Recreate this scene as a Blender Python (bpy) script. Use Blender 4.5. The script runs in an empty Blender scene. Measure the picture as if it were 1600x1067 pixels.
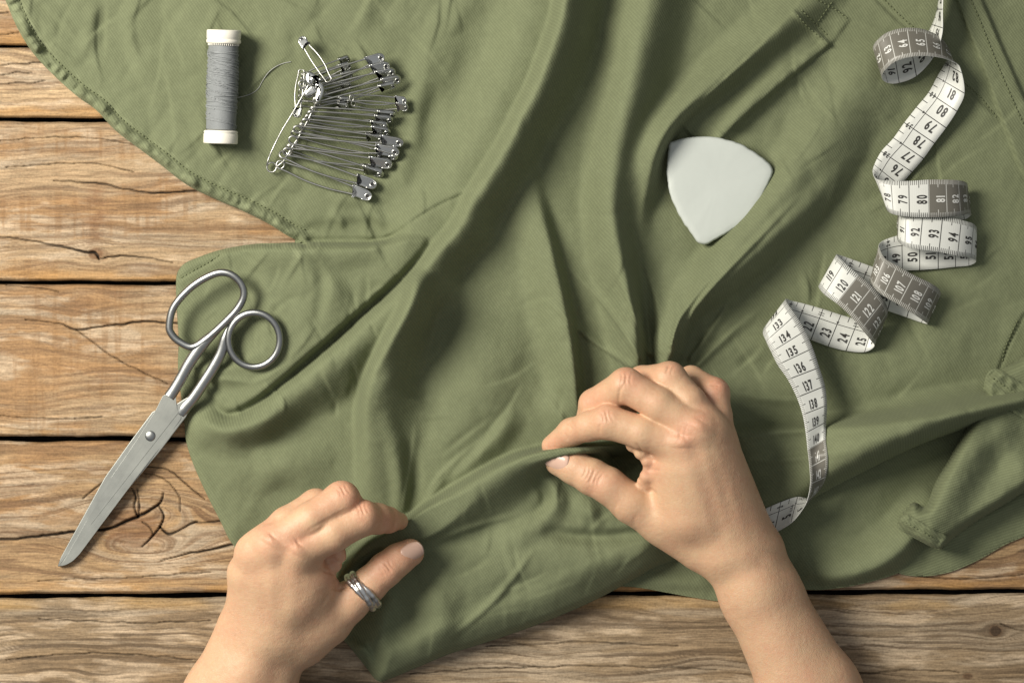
import bpy, bmesh, math, random
import numpy as np
from mathutils import Vector, Matrix

# ---------------------------------------------------------------- camera, world, lights
# modelling unit: 1/31 cm on the table top (x to the right, y towards the sewer, z up)
S = 0.01 / 31.0
D = 2800.0                      # camera height above the table, same unit
CX, CY = 800.0, 533.5
scn = bpy.context.scene
col = scn.collection
cam_d = bpy.data.cameras.new('camera'); cam = bpy.data.objects.new('camera', cam_d); col.objects.link(cam)
cam.location = (0, 0, D * S); cam.rotation_euler = (0, 0, 0)
cam_d.sensor_width = 36; cam_d.lens = 36 * D / 1600.0; cam_d.clip_start = 0.01; cam_d.clip_end = 20
scn.camera = cam
w = bpy.data.worlds.new('World'); scn.world = w; w.use_nodes = True
bg = w.node_tree.nodes['Background']
# soft room light: pale ceiling above, dimmer walls towards the sides
bg.inputs[1].default_value = 0.35
_tc = w.node_tree.nodes.new('ShaderNodeTexCoord'); _sp = w.node_tree.nodes.new('ShaderNodeSeparateXYZ'); _rp = w.node_tree.nodes.new('ShaderNodeValToRGB')
w.node_tree.links.new(_tc.outputs['Generated'], _sp.inputs[0]); w.node_tree.links.new(_sp.outputs[2], _rp.inputs[0]); w.node_tree.links.new(_rp.outputs[0], bg.inputs[0])
_rp.color_ramp.elements[0].position = 0.05; _rp.color_ramp.elements[0].color = (0.20, 0.19, 0.175, 1)
_rp.color_ramp.elements[1].position = 0.85; _rp.color_ramp.elements[1].color = (0.95, 0.97, 1.0, 1)
ld = bpy.data.lights.new('window_light', 'AREA'); ld.shape = 'DISK'; ld.size = 0.60
ld.energy = 28; ld.color = (1.0, 0.945, 0.84)
lo = bpy.data.objects.new('window_light', ld); col.objects.link(lo)
LDIR = Vector((-0.91, 0.42, 0)).normalized() * math.cos(math.radians(44)) + Vector((0, 0, math.sin(math.radians(44))))
lo.location = LDIR * 1.35
lo.rotation_euler = (-LDIR).to_track_quat('-Z', 'Y').to_euler()
scn.view_settings.view_transform = 'Standard'; scn.view_settings.look = 'None'
scn.view_settings.exposure = 0.08; scn.view_settings.gamma = 1
scn.render.resolution_x = 1024; scn.render.resolution_y = 682
try: scn.cycles.use_denoising = True
except Exception: pass

def W(P):
    P = np.asarray(P, dtype=np.float64)
    f = (D - P[..., 2]) / D
    return np.stack([(P[..., 0] - CX) * f * S, (CY - P[..., 1]) * f * S, P[..., 2] * S], -1)

# ---------------------------------------------------------------- object helpers
def tag(o, label=None, cat=None, group=None, kind=None):
    if label: o['label'] = label
    if cat: o['category'] = cat
    if group: o['group'] = group
    if kind: o['kind'] = kind
    return o
def empty(name, loc_px=None, **k):
    o = bpy.data.objects.new(name, None); col.objects.link(o); o.empty_display_size = 0.01
    if loc_px is not None: o.location = Vector(W(np.array(loc_px, float)))
    return tag(o, **k)
def raw_obj(name, V, F, mat=None, parent=None, smooth=True):
    me = bpy.data.meshes.new(name)
    V = np.asarray(V, dtype=np.float32)
    if isinstance(F, np.ndarray):
        n, k = F.shape
        me.vertices.add(len(V)); me.vertices.foreach_set('co', V.ravel())
        me.loops.add(n * k); me.loops.foreach_set('vertex_index', F.astype(np.int32).ravel())
        me.polygons.add(n)
        me.polygons.foreach_set('loop_start', np.arange(0, n * k, k, dtype=np.int32))
        me.polygons.foreach_set('loop_total', np.full(n, k, dtype=np.int32))
        me.update(calc_edges=True); me.validate()
    else:
        me.from_pydata([tuple(map(float, v)) for v in V], [], F); me.update()
    if smooth: me.polygons.foreach_set('use_smooth', np.ones(len(me.polygons), dtype=bool))
    if mat: me.materials.append(mat)
    o = bpy.data.objects.new(name, me); col.objects.link(o)
    if parent: o.parent = parent
    return o
def px_obj(name, V, F, mat=None, parent=None, smooth=True):
    P = W(V)
    p = parent
    while p is not None:
        P = P - np.array(p.location); p = p.parent
    return raw_obj(name, P, F, mat, parent, smooth)
def add_attr(o, name, arr):
    a = o.data.attributes.new(name, 'FLOAT_COLOR' if arr.ndim == 2 else 'FLOAT', 'POINT')
    if arr.ndim == 2:
        b = np.ones((len(arr), 4), np.float32); b[:, :3] = arr
        a.data.foreach_set('color', b.ravel())
    else: a.data.foreach_set('value', arr.astype(np.float32))
class MB:
    def __init__(s): s.V = []; s.F = []
    def add(s, V, F):
        b = len(s.V); s.V += [tuple(v) for v in V]; s.F += [tuple(i + b for i in f) for f in F]; return s
def catmull(P, n=8, closed=False):
    P = np.asarray(P, float); out = []; N = len(P)
    rng = range(N if closed else N - 1)
    for i in rng:
        if closed: p0, p1, p2, p3 = P[i-1], P[i], P[(i+1) % N], P[(i+2) % N]
        else: p0, p1, p2, p3 = P[max(i-1, 0)], P[i], P[i+1], P[min(i+2, N-1)]
        for k in range(n):
            t = k / n
            out.append(0.5 * ((2*p1) + (-p0+p2)*t + (2*p0-5*p1+4*p2-p3)*t*t + (-p0+3*p1-3*p2+p3)*t**3))
    if not closed: out.append(P[-1])
    return np.array(out)
def tube(P, r, seg=8, closed=False, flat=1.0, cap=True):
    P = np.asarray(P, float); N = len(P); r = np.broadcast_to(np.asarray(r, float), (N,))
    if closed: T = np.roll(P, -1, 0) - np.roll(P, 1, 0)
    else: T = np.gradient(P, axis=0)
    T /= np.linalg.norm(T, axis=1, keepdims=True) + 1e-12
    up = np.array([0, 0, 1.0]); V = []; prev = None
    for i in range(N):
        t = T[i]
        if prev is None:
            a = np.cross(up, t)
            if np.linalg.norm(a) < 0.2: a = np.cross([1.0, 0, 0], t)
        else: a = prev - t * prev.dot(t)
        a /= np.linalg.norm(a); b = np.cross(t, a); prev = a
        for k in range(seg):
            q = 2*math.pi*k/seg
            V.append(P[i] + r[i]*(a*math.cos(q) + b*flat*math.sin(q)))
    F = []
    for i in range(N if closed else N-1):
        j = (i+1) % N
        for k in range(seg):
            l = (k+1) % seg
            F.append((i*seg+k, i*seg+l, j*seg+l, j*seg+k))
    if not closed and cap:
        F.append(tuple(range(seg-1, -1, -1))); F.append(tuple((N-1)*seg+k for k in range(seg)))
    return V, F
def prism(outline, zlo, zhi, bev=2.0, zfun=None, inset_bot=0.0):
    """rounded slab: outline px polygon, returns verts/faces, with bevelled top edge"""
    O = np.asarray(outline, float); c = O.mean(0); N = len(O)
    area = 0.5*np.sum(O[:, 0]*np.roll(O[:, 1], -1) - np.roll(O[:, 0], -1)*O[:, 1])
    if area < 0: O = O[::-1]
    T = np.roll(O, -1, 0) - np.roll(O, 1, 0); T /= np.linalg.norm(T, axis=1, keepdims=True)+1e-9
    nrm = np.stack([T[:, 1], -T[:, 0]], 1)
    rings = []
    h = zhi - zlo
    prof = [(inset_bot, 0)] + [(bev*(1-math.sin(a)), h - bev*(1-math.cos(a)) ) for a in []]
    prof += [(0.0, max(h-bev, h*0.3))]
    for a in (30, 60, 90): prof.append((bev*(1-math.cos(math.radians(a))), h - bev*(1-math.sin(math.radians(a)))))
    prof.append((bev*1.9, h+0.0))
    for ins, z in prof:
        R = O - nrm*ins
        zz = zlo + z + (zfun(R) if zfun is not None else 0)
        rings.append(np.column_stack([R, np.broadcast_to(zz, (N,))]))
    V = np.concatenate(rings); F = []
    for r in range(len(prof)-1):
        for i in range(N):
            j = (i+1) % N
            F.append((r*N+i, (r+1)*N+i, (r+1)*N+j, r*N+j))
    F.append(tuple((len(prof)-1)*N+i for i in range(N-1, -1, -1)))
    F.append(tuple(range(N)))
    return V, F

# ---------------------------------------------------------------- noise
_rs = np.random.RandomState(7)
_tab = _rs.rand(8, 256, 256).astype(np.float64)
def vn(x, y, seed=0):
    xi = np.floor(x).astype(int); yi = np.floor(y).astype(int); fx = x-xi; fy = y-yi
    fx = fx*fx*fx*(fx*(fx*6-15)+10); fy = fy*fy*fy*(fy*(fy*6-15)+10)
    t = _tab[seed % 8]; o = (seed//8)*37
    a = t[(yi+o) % 256, (xi+o) % 256]; b = t[(yi+o) % 256, (xi+1+o) % 256]
    c = t[(yi+1+o) % 256, (xi+o) % 256]; d = t[(yi+1+o) % 256, (xi+1+o) % 256]
    return (a*(1-fx)+b*fx)*(1-fy) + (c*(1-fx)+d*fx)*fy
def fbm(x, y, seed=0, octs=4, gain=0.5, lac=2.03):
    s = 0; a = 1; n = 0
    for i in range(octs):
        s = s + a*vn(x*lac**i + 13.7*i, y*lac**i + 7.3*i, seed+i); n += a; a *= gain
    return s/n
def sstep(a, b, x):
    t = np.clip((x-a)/(b-a), 0, 1); return t*t*(3-2*t)
def lerp(a, b, t): return a + (b-a)*t

def poly_near(X, Y, P, vals=None):
    """nearest point on polyline P for all X,Y: returns distance, signed side (+ = right of travel in image), values, arclength"""
    P = np.asarray(P, float)
    best = np.full(X.shape, 1e18); side = np.zeros(X.shape); s_out = np.zeros(X.shape)
    out = [np.zeros(X.shape) for _ in range(0 if vals is None else vals.shape[1])]
    L = 0.0
    for i in range(len(P)-1):
        ax, ay = P[i]; dx, dy = P[i+1]-P[i]; l2 = dx*dx+dy*dy+1e-9
        t = np.clip(((X-ax)*dx+(Y-ay)*dy)/l2, 0, 1)
        ex = X-(ax+t*dx); ey = Y-(ay+t*dy); d2 = ex*ex+ey*ey
        m = d2 < best
        best = np.where(m, d2, best)
        side = np.where(m, dx*(Y-ay)-dy*(X-ax), side)
        l = math.sqrt(l2); s_out = np.where(m, L+t*l, s_out); L += l
        for k in range(len(out)):
            out[k] = np.where(m, vals[i, k]+t*(vals[i+1, k]-vals[i, k]), out[k])
    return np.sqrt(best), side, out, s_out

# ---------------------------------------------------------------- node helpers
def new_mat(name):
    m = bpy.data.materials.new(name); m.use_nodes = True
    nt = m.node_tree; b = nt.nodes['Principled BSDF']
    return m, nt, b
class NB:
    def __init__(s, nt): s.nt = nt
    def n(s, t, **k):
        x = s.nt.nodes.new(t)
        for a, b in k.items(): setattr(x, a, b)
        return x
    def L(s, a, b): s.nt.links.new(a, b)
    def m(s, op, a, b=None, c=None):
        x = s.n('ShaderNodeMath', operation=op)
        for i, v in enumerate((a, b, c)):
            if v is None: continue
            if isinstance(v, (int, float)): x.inputs[i].default_value = v
            else: s.L(v, x.inputs[i])
        return x.outputs[0]
    def mix(s, f, a, b, mode='MIX'):
        x = s.n('ShaderNodeMix', data_type='RGBA', blend_type=mode)
        for i, v in ((0, f), (6, a), (7, b)):
            if isinstance(v, (int, float)): x.inputs[i].default_value = v
            elif isinstance(v, tuple): x.inputs[i].default_value = (*v, 1)
            else: s.L(v, x.inputs[i])
        return x.outputs[2]
    def noise(s, vec, scale, detail=3, rough=0.5, dist=0):
        x = s.n('ShaderNodeTexNoise'); x.inputs['Scale'].default_value = scale
        x.inputs['Detail'].default_value = detail; x.inputs['Roughness'].default_value = rough
        x.inputs['Distortion'].default_value = dist
        if vec is not None: s.L(vec, x.inputs['Vector'])
        return x.outputs[0]
    def mapping(s, vec, scale=(1, 1, 1), rot=(0, 0, 0)):
        x = s.n('ShaderNodeMapping'); x.inputs['Scale'].default_value = scale; x.inputs['Rotation'].default_value = rot
        s.L(vec, x.inputs['Vector']); return x.outputs[0]
    def bump(s, h, strength, dist, normal=None):
        x = s.n('ShaderNodeBump'); x.inputs['Strength'].default_value = strength; x.inputs['Distance'].default_value = dist
        s.L(h, x.inputs['Height'])
        if normal is not None: s.L(normal, x.inputs['Normal'])
        return x.outputs[0]
def worldpos(nb): return nb.n('ShaderNodeNewGeometry').outputs['Position']

def mat_fabric(name, colr=(0.166, 0.186, 0.102), angle=0.62):
    m, nt, b = new_mat(name); nb = NB(nt)
    P = worldpos(nb)
    a = nb.n('ShaderNodeAttribute', attribute_name='fade')
    big = nb.noise(P, 55, 5, 0.62)
    fine = nb.noise(P, 420, 3, 0.6)
    c = nb.mix(nb.m('MULTIPLY', big, 0.4), colr, tuple(x*0.78 for x in colr))
    c = nb.mix(nb.m('MULTIPLY', nb.m('SUBTRACT', fine, 0.35), 0.9), c, tuple(min(1, x*1.30) for x in colr))
    c = nb.mix(a.outputs['Fac'], c, (0.40, 0.44, 0.26))
    # twill: diagonal ribs, period about 0.9 mm, wandering a little
    sep = nb.n('ShaderNodeSeparateXYZ'); nb.L(P, sep.inputs[0])
    wn = nb.noise(P, 14, 2, 0.5)
    k = 2*math.pi/(3.9*S)
    ph = nb.m('ADD', nb.m('MULTIPLY', sep.outputs[0], math.cos(angle)*k), nb.m('MULTIPLY', sep.outputs[1], math.sin(angle)*k))
    ph = nb.m('ADD', ph, nb.m('MULTIPLY', wn, 40.0))
    tw = nb.m('SINE', ph)
    k2 = 2*math.pi/(3.3*S)
    ph2 = nb.m('ADD', nb.m('MULTIPLY', sep.outputs[0], -math.sin(angle)*k2), nb.m('MULTIPLY', sep.outputs[1], math.cos(angle)*k2))
    tw2 = nb.m('MULTIPLY', nb.m('SINE', nb.m('ADD', ph2, nb.m('MULTIPLY', wn, 33.0))), 0.35)
    thr = nb.m('MULTIPLY', nb.m('ADD', tw, tw2), nb.m('ADD', 0.45, nb.m('MULTIPLY', fine, 1.1)))
    c = nb.mix(nb.m('MULTIPLY', nb.m('ADD', thr, 1.0), 0.13), c, tuple(x*0.42 for x in colr))
    nb.L(c, b.inputs['Base Color'])
    b1 = nb.bump(thr, 0.24, 0.00014)
    b2 = nb.bump(nb.noise(P, 210, 6, 0.7), 0.55, 0.00055, b1)
    nb.L(b2, b.inputs['Normal'])
    b.inputs['Roughness'].default_value = 0.85
    b.inputs['Specular IOR Level'].default_value = 0.25
    b.inputs['Sheen Weight'].default_value = 0.03; b.inputs['Sheen Roughness'].default_value = 0.5
    return m
def mat_simple(name, c, rough=0.5, metal=0.0, bumps=None, spec=0.5, vary=0.0, vs=200):
    m, nt, b = new_mat(name); nb = NB(nt)
    P = worldpos(nb)
    b.inputs['Base Color'].default_value = (*c, 1)
    if vary:
        n = nb.noise(P, vs, 4, 0.6)
        nb.L(nb.mix(n, tuple(x*(1-vary) for x in c), tuple(min(1, x*(1+vary)) for x in c)), b.inputs['Base Color'])
    b.inputs['Roughness'].default_value = rough; b.inputs['Metallic'].default_value = metal
    b.inputs['Specular IOR Level'].default_value = spec
    if bumps: nb.L(nb.bump(nb.noise(P, bumps[0], 4, 0.6), bumps[1], bumps[2]), b.inputs['Normal'])
    return m
M_fab = mat_fabric('olive_twill')
M_fab2 = mat_fabric('olive_twill_crossways', angle=1.9)
M_stitch = mat_simple('olive_stitch_thread', (0.15, 0.17, 0.085), 0.8)
M_white_plastic = mat_simple('cream_plastic', (0.80, 0.77, 0.68), 0.38, vary=0.03)
M_dark = mat_simple('painted_hollow_shade', (0.03, 0.03, 0.03), 0.9)  # near-black colour standing in for the shade inside hollows

# brushed / cast steel
def mat_steel(name, c, r, scale=700, strength=0.15, aniso=None):
    m, nt, b = new_mat(name); nb = NB(nt)
    P = worldpos(nb); b.inputs['Metallic'].default_value = 1.0
    n = nb.noise(P, scale, 4, 0.6)
    n2 = nb.noise(P, 90, 4, 0.6)
    nb.L(nb.mix(n2, tuple(x*0.86 for x in c), c), b.inputs['Base Color'])
    nb.L(nb.m('ADD', r-0.08, nb.m('MULTIPLY', n2, 0.18)), b.inputs['Roughness'])
    nb.L(nb.bump(n, strength, 0.00008), b.inputs['Normal'])
    return m
M_cast = mat_steel('satin_cast_steel', (0.33, 0.34, 0.335), 0.33)
M_blade = mat_steel('ground_blade_steel', (0.345, 0.355, 0.33), 0.44, 900, 0.08)
_nb = NB(M_blade.node_tree); _v = _nb.mapping(worldpos(_nb), (1, 1, 1), (0, 0, -0.93)); _v2 = _nb.mapping(_v, (900, 2600, 60)); _g = _nb.noise(_nb.mapping(_v, (60, 2400, 60)), 1.0, 3, .6)
_bs = M_blade.node_tree.nodes['Principled BSDF']; _nb.L(_nb.bump(_g, .18, .00005), _bs.inputs['Normal'])
M_pin = mat_steel('nickel_wire', (0.52, 0.52, 0.49), 0.36, 900, 0.0)
M_clasp = mat_steel('nickel_clasp', (0.62, 0.63, 0.61), 0.28, 500, 0.15)
M_silver = mat_steel('hammered_silver', (0.74, 0.73, 0.71), 0.30, 520, 0.8)

# ---------------------------------------------------------------- wooden table
def mat_wood():
    m, nt, b = new_mat('weathered_wood'); nb = NB(nt)
    a = nb.n('ShaderNodeAttribute', attribute_name='grain')
    P = worldpos(nb)
    n1 = nb.noise(nb.mapping(P, (60, 700, 60)), 1.0, 6, 0.72)
    n2 = nb.noise(P, 900, 3, 0.6)
    n3 = nb.noise(nb.mapping(P, (14, 190, 14)), 1.0, 6, 0.65, 1.2)
    f = nb.m('ADD', nb.m('MULTIPLY', n1, 1.25), nb.m('ADD', -0.09, nb.m('MULTIPLY', n2, 0.7)))
    n4 = nb.noise(nb.mapping(P, (150, 1500, 150)), 1.0, 3, 0.6)
    f = nb.m('ADD', f, nb.m('MULTIPLY', nb.m('SUBTRACT', n4, 0.5), 0.6))
    f = nb.m('ADD', f, nb.m('MULTIPLY', nb.m('SUBTRACT', n3, 0.5), 0.7))
    cc = nb.n('ShaderNodeCombineXYZ')
    for i in range(3): nb.L(f, cc.inputs[i])
    c = nb.mix(1.0, a.outputs['Color'], cc.outputs[0], 'MULTIPLY')
    c = nb.mix(1.0, c, (.94, .87, .80), "MULTIPLY")
    nb.L(c, b.inputs['Base Color'])
    nb.L(nb.bump(nb.m('ADD', n1, nb.m('MULTIPLY', n2, 0.5)), 0.55, 0.0003), b.inputs['Normal'])
    b.inputs['Roughness'].default_value = 0.72; b.inputs['Specular IOR Level'].default_value = 0.3
    return m
M_wood = mat_wood()
# (x, y, rx, ry, strength of the ring pull, darkness)
KNOTS = [(150, 397, 13, 10, 16, .75), (130, 474, 20, 15, 22, .25), (208, 826, 42, 32, 74, .62), (1555, 985, 9.5, 8.5, 9, .8),
         (1512, 1056, 8, 5, 6, .5), (130, 318, 22, 9, 9, .25), (1300, 958, 20, 6, 5, .15), (20, 45, 20, 7, 8, .15), (40, 575, 30, 12, 10, .1), (-40, 700, 40, 30, 30, .3)]
# polylines x, y, width, depth
CRACKS = [[(-40, 366, 1.4), (50, 377, 1.6), (110, 388, 2.2), (138, 395, 3.0), (150, 396, 3.2), (155, 405, 2.4)],
 [(158, 404, 1.6), (190, 400, 2.0), (235, 405, 1.2), (270, 411, .8)],
 [(84, 283, 1.0), (150, 287, 1.8), (200, 296, 1.6), (250, 302, 2.2), (312, 298, 1.8), (350, 300, 1.0)],
 [(40, 500, .8), (90, 506, 1.4), (118, 514, 2.2), (160, 510, 2.0), (222, 503, 2.4), (285, 506, 2.0)],
 [(10, 446, .8), (60, 449, 1.4), (92, 456, 1.0)], [(120, 514, .9), (160, 545, .9), (200, 570, .8), (262, 600, 1.2)],
 [(-40, 845, 2.4), (60, 838, 2.6), (112, 832, 3.0), (155, 827, 3.2), (182, 822, 3.0), (214, 808, 3.4), (240, 794, 3.0), (252, 784, 2.2), (256, 770, 1.4)],
 [(248, 790, 1.6), (256, 806, 2.2), (250, 824, 2.0), (236, 842, 2.2), (222, 853, 1.4)],
 [(250, 823, 2.0), (264, 834, 2.6), (284, 827, 1.6), (306, 815, 2.4), (312, 816, 1.6), (350, 812, 1.8), (380, 808, 1)],
 [(252, 876, 1.0), (300, 864, 2.0), (366, 850, 2.4), (400, 844, 1)],
 [(206, 762, 1.0), (212, 776, 2.2), (210, 792, 1.6), (216, 808, 2.2)], [(214, 762, 1), (218, 790, 1.8), (216, 806, 1.4)],
 [(222, 815, 1.2), (234, 824, 1.6), (240, 838, 1.0)], [(226, 727, .8), (262, 734, 1.4), (290, 756, 1.6), (320, 778, 1.2)],
 [(130, 780, .6), (150, 762, 1.4), (172, 748, 1.4)], [(60, 907, .8), (130, 904, 1.2), (220, 901, 1), (330, 893, 1.0)],
 [(225, 738, .6), (256, 748, .9), (280, 775, 1.0), (282, 800, .8)],
 [(-20, 23, 1.4), (14, 20, 1.2)], [(-20, 58, 1), (30, 52, 1)], [(-20, 103, 1), (62, 99, 1.6), (90, 95, .8)], [(-20, 119, .8), (50, 113, 1.2)], [(-20, 133, .8), (70, 128, 1)],
 [(900, 910, 1), (1000, 905, 1.6), (1100, 908, 1)], [(1330, 1052, .8), (1440, 1046, 1.2), (1500, 1050, .6)],
 [(640, 1052, .8), (800, 1042, 1.4), (960, 1040, 1.0), (1120, 1046, .8)], [(760, 1010, .6), (900, 1003, 1.2), (1060, 1008, .8)],
 [(60, 965, .8), (200, 973, 1.4), (330, 968, 1)], [(10, 1030, .8), (160, 1020, 1.4), (300, 1030, 1.0)], [(1564, 975, .8), (1590, 984, 1.2), (1640, 986, .8)],
 [(1360, 885, .8), (1480, 904, 1), (1600, 898, 1)], [(0, 650, .6), (100, 655, .8), (160, 652, .6)], [(0, 220, .6), (120, 214, .9), (240, 230, .6)], [(10, 262, .6), (130, 255, .8), (210, 268, .6)]]
def wood_fields(X, Y, k):
    """colour (linear) and relief of board k at X,Y"""
    yy = Y.copy(); ring = np.zeros_like(X); knotm = np.zeros_like(X)
    for (kx, ky, rx, ry, pull, dk) in KNOTS:
        r = np.sqrt(((X-kx)/(rx*2.6))**2 + ((Y-ky)/(ry*1.9))**2)
        yy = yy - np.sign(Y-ky)*pull*np.exp(-r*r*1.3)*np.minimum(np.abs(Y-ky)/ry, 1)
        rr = np.sqrt(((X-kx)/rx)**2 + ((Y-ky)/ry)**2) + 0.25*(fbm(X/14, Y/14, 3)-.5)
        knotm = np.maximum(knotm, dk*(1-sstep(.75, 1.15, rr)))
        wgt = np.exp(-(np.maximum(rr-0.6, 0)/1.1)**2)
        ring = ring*(1-wgt) + wgt*(0.5+0.5*np.sin(rr*9.0+k))*min(1, dk*2.2)
    o = k*31.7
    wob = (fbm(X/260+o, Y/90+o, 1, 3)-.5)*46
    g = fbm(X/170+o, (yy+wob)/4.6+o, 2, 4, .6)             # long fibre streaks
    g2 = fbm(X/60+o, (yy+wob)/2.4+o, 5, 3, .6)
    band = fbm(X/420+o, (yy+wob*1.6)/24+o, 4, 4, .55)       # growth bands
    stain = fbm(X/190+o, Y/60+o, 6, 4, .55)
    pale = fbm(X/95+o*2, (Y+wob)/22+o, 0, 4, .6)
    vert = fbm(X/7+o, Y/130+o, 7, 3, .6)
    light = np.array([0.46, 0.345, 0.215]); orange = np.array([0.38, 0.228, 0.105]); dark = np.array([0.18, 0.110, 0.060]); grey = np.array([0.40, 0.345, 0.265])
    if k == 5: light = np.array([0.33, 0.255, 0.165]); orange = np.array([0.29, 0.20, 0.11]); dark = np.array([0.12, 0.085, 0.052])
    if k == 4: light = np.array([0.42, 0.295, 0.165])
    if k <= 1: light = np.array([0.56, 0.43, 0.27])
    one = np.ones(X.shape+(1,))
    C = one*light
    e = lambda a: a[..., None]
    C = lerp(C, one*orange, e(sstep(.46, .66, stain)*(.35 if k == 5 else .8)))
    C = lerp(C, one*np.array([0.60, 0.50, 0.37]), e(sstep(.50, .68, pale)*.75))
    C = lerp(C, one*grey, e(sstep(.52, .7, band)*.6))
    if k in (2, 3):
        C = lerp(C, one*orange*.85, e(sstep(.5, .75, vert)*sstep(.42, .62, stain)*.55))
    C = lerp(C, one*dark, e(sstep(.50, .30, g)*(.75 if k >= 4 else .55)))
    C = lerp(C, one*dark*1.2, e(sstep(.46, .26, g2)*.40))
    C = lerp(C, one*dark, e(sstep(.42, .24, band)*.45))
    C = lerp(C, one*dark*1.2, e(ring*.40*sstep(.3, .7, ring)))
    C = lerp(C, one*np.array([0.20, 0.100, 0.045]), e(knotm*.85))
    if k == 5: C = lerp(C, one*np.array([0.075, 0.05, 0.03]), e(sstep(.4, .6, knotm)))
    if k == 5: C = lerp(C, one*np.array([0.50, 0.33, 0.13]), e((1-sstep(946, 956, Y+4*(fbm(X/50, Y/9, 2)-.5)))*.5*sstep(.35, .6, fbm(X/130, Y/40, 4))))
    else: C = lerp(C, one*np.array([0.50, 0.29, 0.10]), e(sstep(BOARDS[k][1]-26, BOARDS[k][1]-8, Y)*.55*sstep(.35, .6, fbm(X/120, Y/30, 6))))
    z = (g-.5)*1.3 + (g2-.5)*.6 + (band-.5)*1.5 - ring*.5
    sm = np.maximum(np.exp(-(((X-150)/16)**2+((Y-345)/42)**2)*1.0), np.exp(-(((X-140-(320-Y)*.5)/14)**2+((Y-310)/26)**2)))*(k == 2)
    C = lerp(C, one*np.array([0.22, 0.115, 0.055]), e(sm*.6*sstep(.3, .6, fbm(X/20, Y/9, 3))))
    for cr in CRACKS:
        cr = np.array(cr, float)
        x0, x1 = cr[:, 0].min()-8, cr[:, 0].max()+8; y0, y1 = cr[:, 1].min()-8, cr[:, 1].max()+8
        msk = (X > x0) & (X < x1) & (Y > y0) & (Y < y1)
        if not msk.any(): continue
        c2 = catmull(cr, 4)
        xs = X[msk]; ys = Y[msk]
        jy = (fbm(xs/24, ys/40, 2, 3)-.5)*5
        d, sd, vals, s = poly_near(xs, ys+jy, c2[:, :2], c2[:, 2:3])
        wd = np.maximum(vals[0]*.85, 1.0)
        a = 1-sstep(.25, 1.0, d/(wd+.5))
        z[msk] -= a*(1.2+2.4*wd); C[msk] = lerp(C[msk], np.ones((len(xs), 3))*np.array([.022, .015, .009]), (a*np.minimum(1, .30+wd*.32))[:, None])
    return C, z
BOARDS = [(-75, 71, 69), (75, 184, 190), (191, 439, 444), (444.5, 682, 684), (689, 927, 920), (934, 1150, 1150)]
HIDE = [(60, -90), (110, 90), (240, 215), (480, 350), (560, 430), (330, 470), (330, 690), (420, 860), (600, 990), (1000, 855), (1180, 845), (1420, 850), (1640, 740), (1760, 700), (1760, -90)]
table = empty('wooden_table', (800, 533, -20), kind='structure')
for k, (y0, y1l, y1r) in enumerate(BOARDS):
    nx = int(1790/1.9); ny = int((y1l-y0)/1.35)
    u = np.linspace(-95, 1695, nx); v = np.linspace(0, 1, ny)
    U, Vv = np.meshgrid(u, v)
    y0r = y0 if k == 0 else BOARDS[k-1][2] + (y0-BOARDS[k-1][1])
    top = lerp(y0, y0r, U/1600) + (fbm(U/60, U*0+k, 1)-.5)*4
    bot = lerp(y1l, y1r, U/1600) + (fbm(U/60, U*0+k+9, 2)-.5)*4
    Y = top + (bot-top)*Vv; X = U
    hid = np.zeros(X.shape, bool)
    for i in range(len(HIDE)):
        (ax_, ay_), (bx_, by_) = HIDE[i-1], HIDE[i]
        hid ^= ((ay_ > Y) != (by_ > Y)) & (X < ax_+(Y-ay_)*(bx_-ax_)/((by_-ay_) or 1e-9))
    vis = ~hid; C = np.full(X.shape+(3,), .2); z = np.zeros(X.shape)
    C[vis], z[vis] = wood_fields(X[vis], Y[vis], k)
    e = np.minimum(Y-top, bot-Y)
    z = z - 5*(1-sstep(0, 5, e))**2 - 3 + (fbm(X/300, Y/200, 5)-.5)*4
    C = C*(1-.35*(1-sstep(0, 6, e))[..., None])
    P = np.stack([X, Y, z], -1).reshape(-1, 3)
    # skirts down the two long sides so that each board has thickness
    n = nx*ny
    s1 = P[:nx].copy(); s1[:, 2] = -60; s2 = P[n-nx:].copy(); s2[:, 2] = -60
    allP = np.concatenate([P, s1, s2])
    idx = np.arange(n).reshape(ny, nx)
    q = np.stack([idx[:-1, :-1], idx[1:, :-1], idx[1:, 1:], idx[:-1, 1:]], -1)[~hid[:-1, :-1]].reshape(-1, 4)
    a = np.arange(nx-1)
    q1 = np.stack([n+a, a, a+1, n+a+1], -1)
    q2 = np.stack([n-nx+a, n+nx+a, n+nx+a+1, n-nx+a+1], -1)
    o = px_obj('plank', allP, np.concatenate([q, q1, q2]), M_wood, table)
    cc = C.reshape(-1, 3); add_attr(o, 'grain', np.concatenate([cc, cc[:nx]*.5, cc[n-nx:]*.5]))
gx = np.array([[-200, -200, -62], [1800, -200, -62], [1800, 1300, -62], [-200, 1300, -62]], float)
px_obj('underside_board', gx, [(3, 2, 1, 0)], mat_simple('dark_wood', (.02, .014, .01), .9), table, False)

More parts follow.
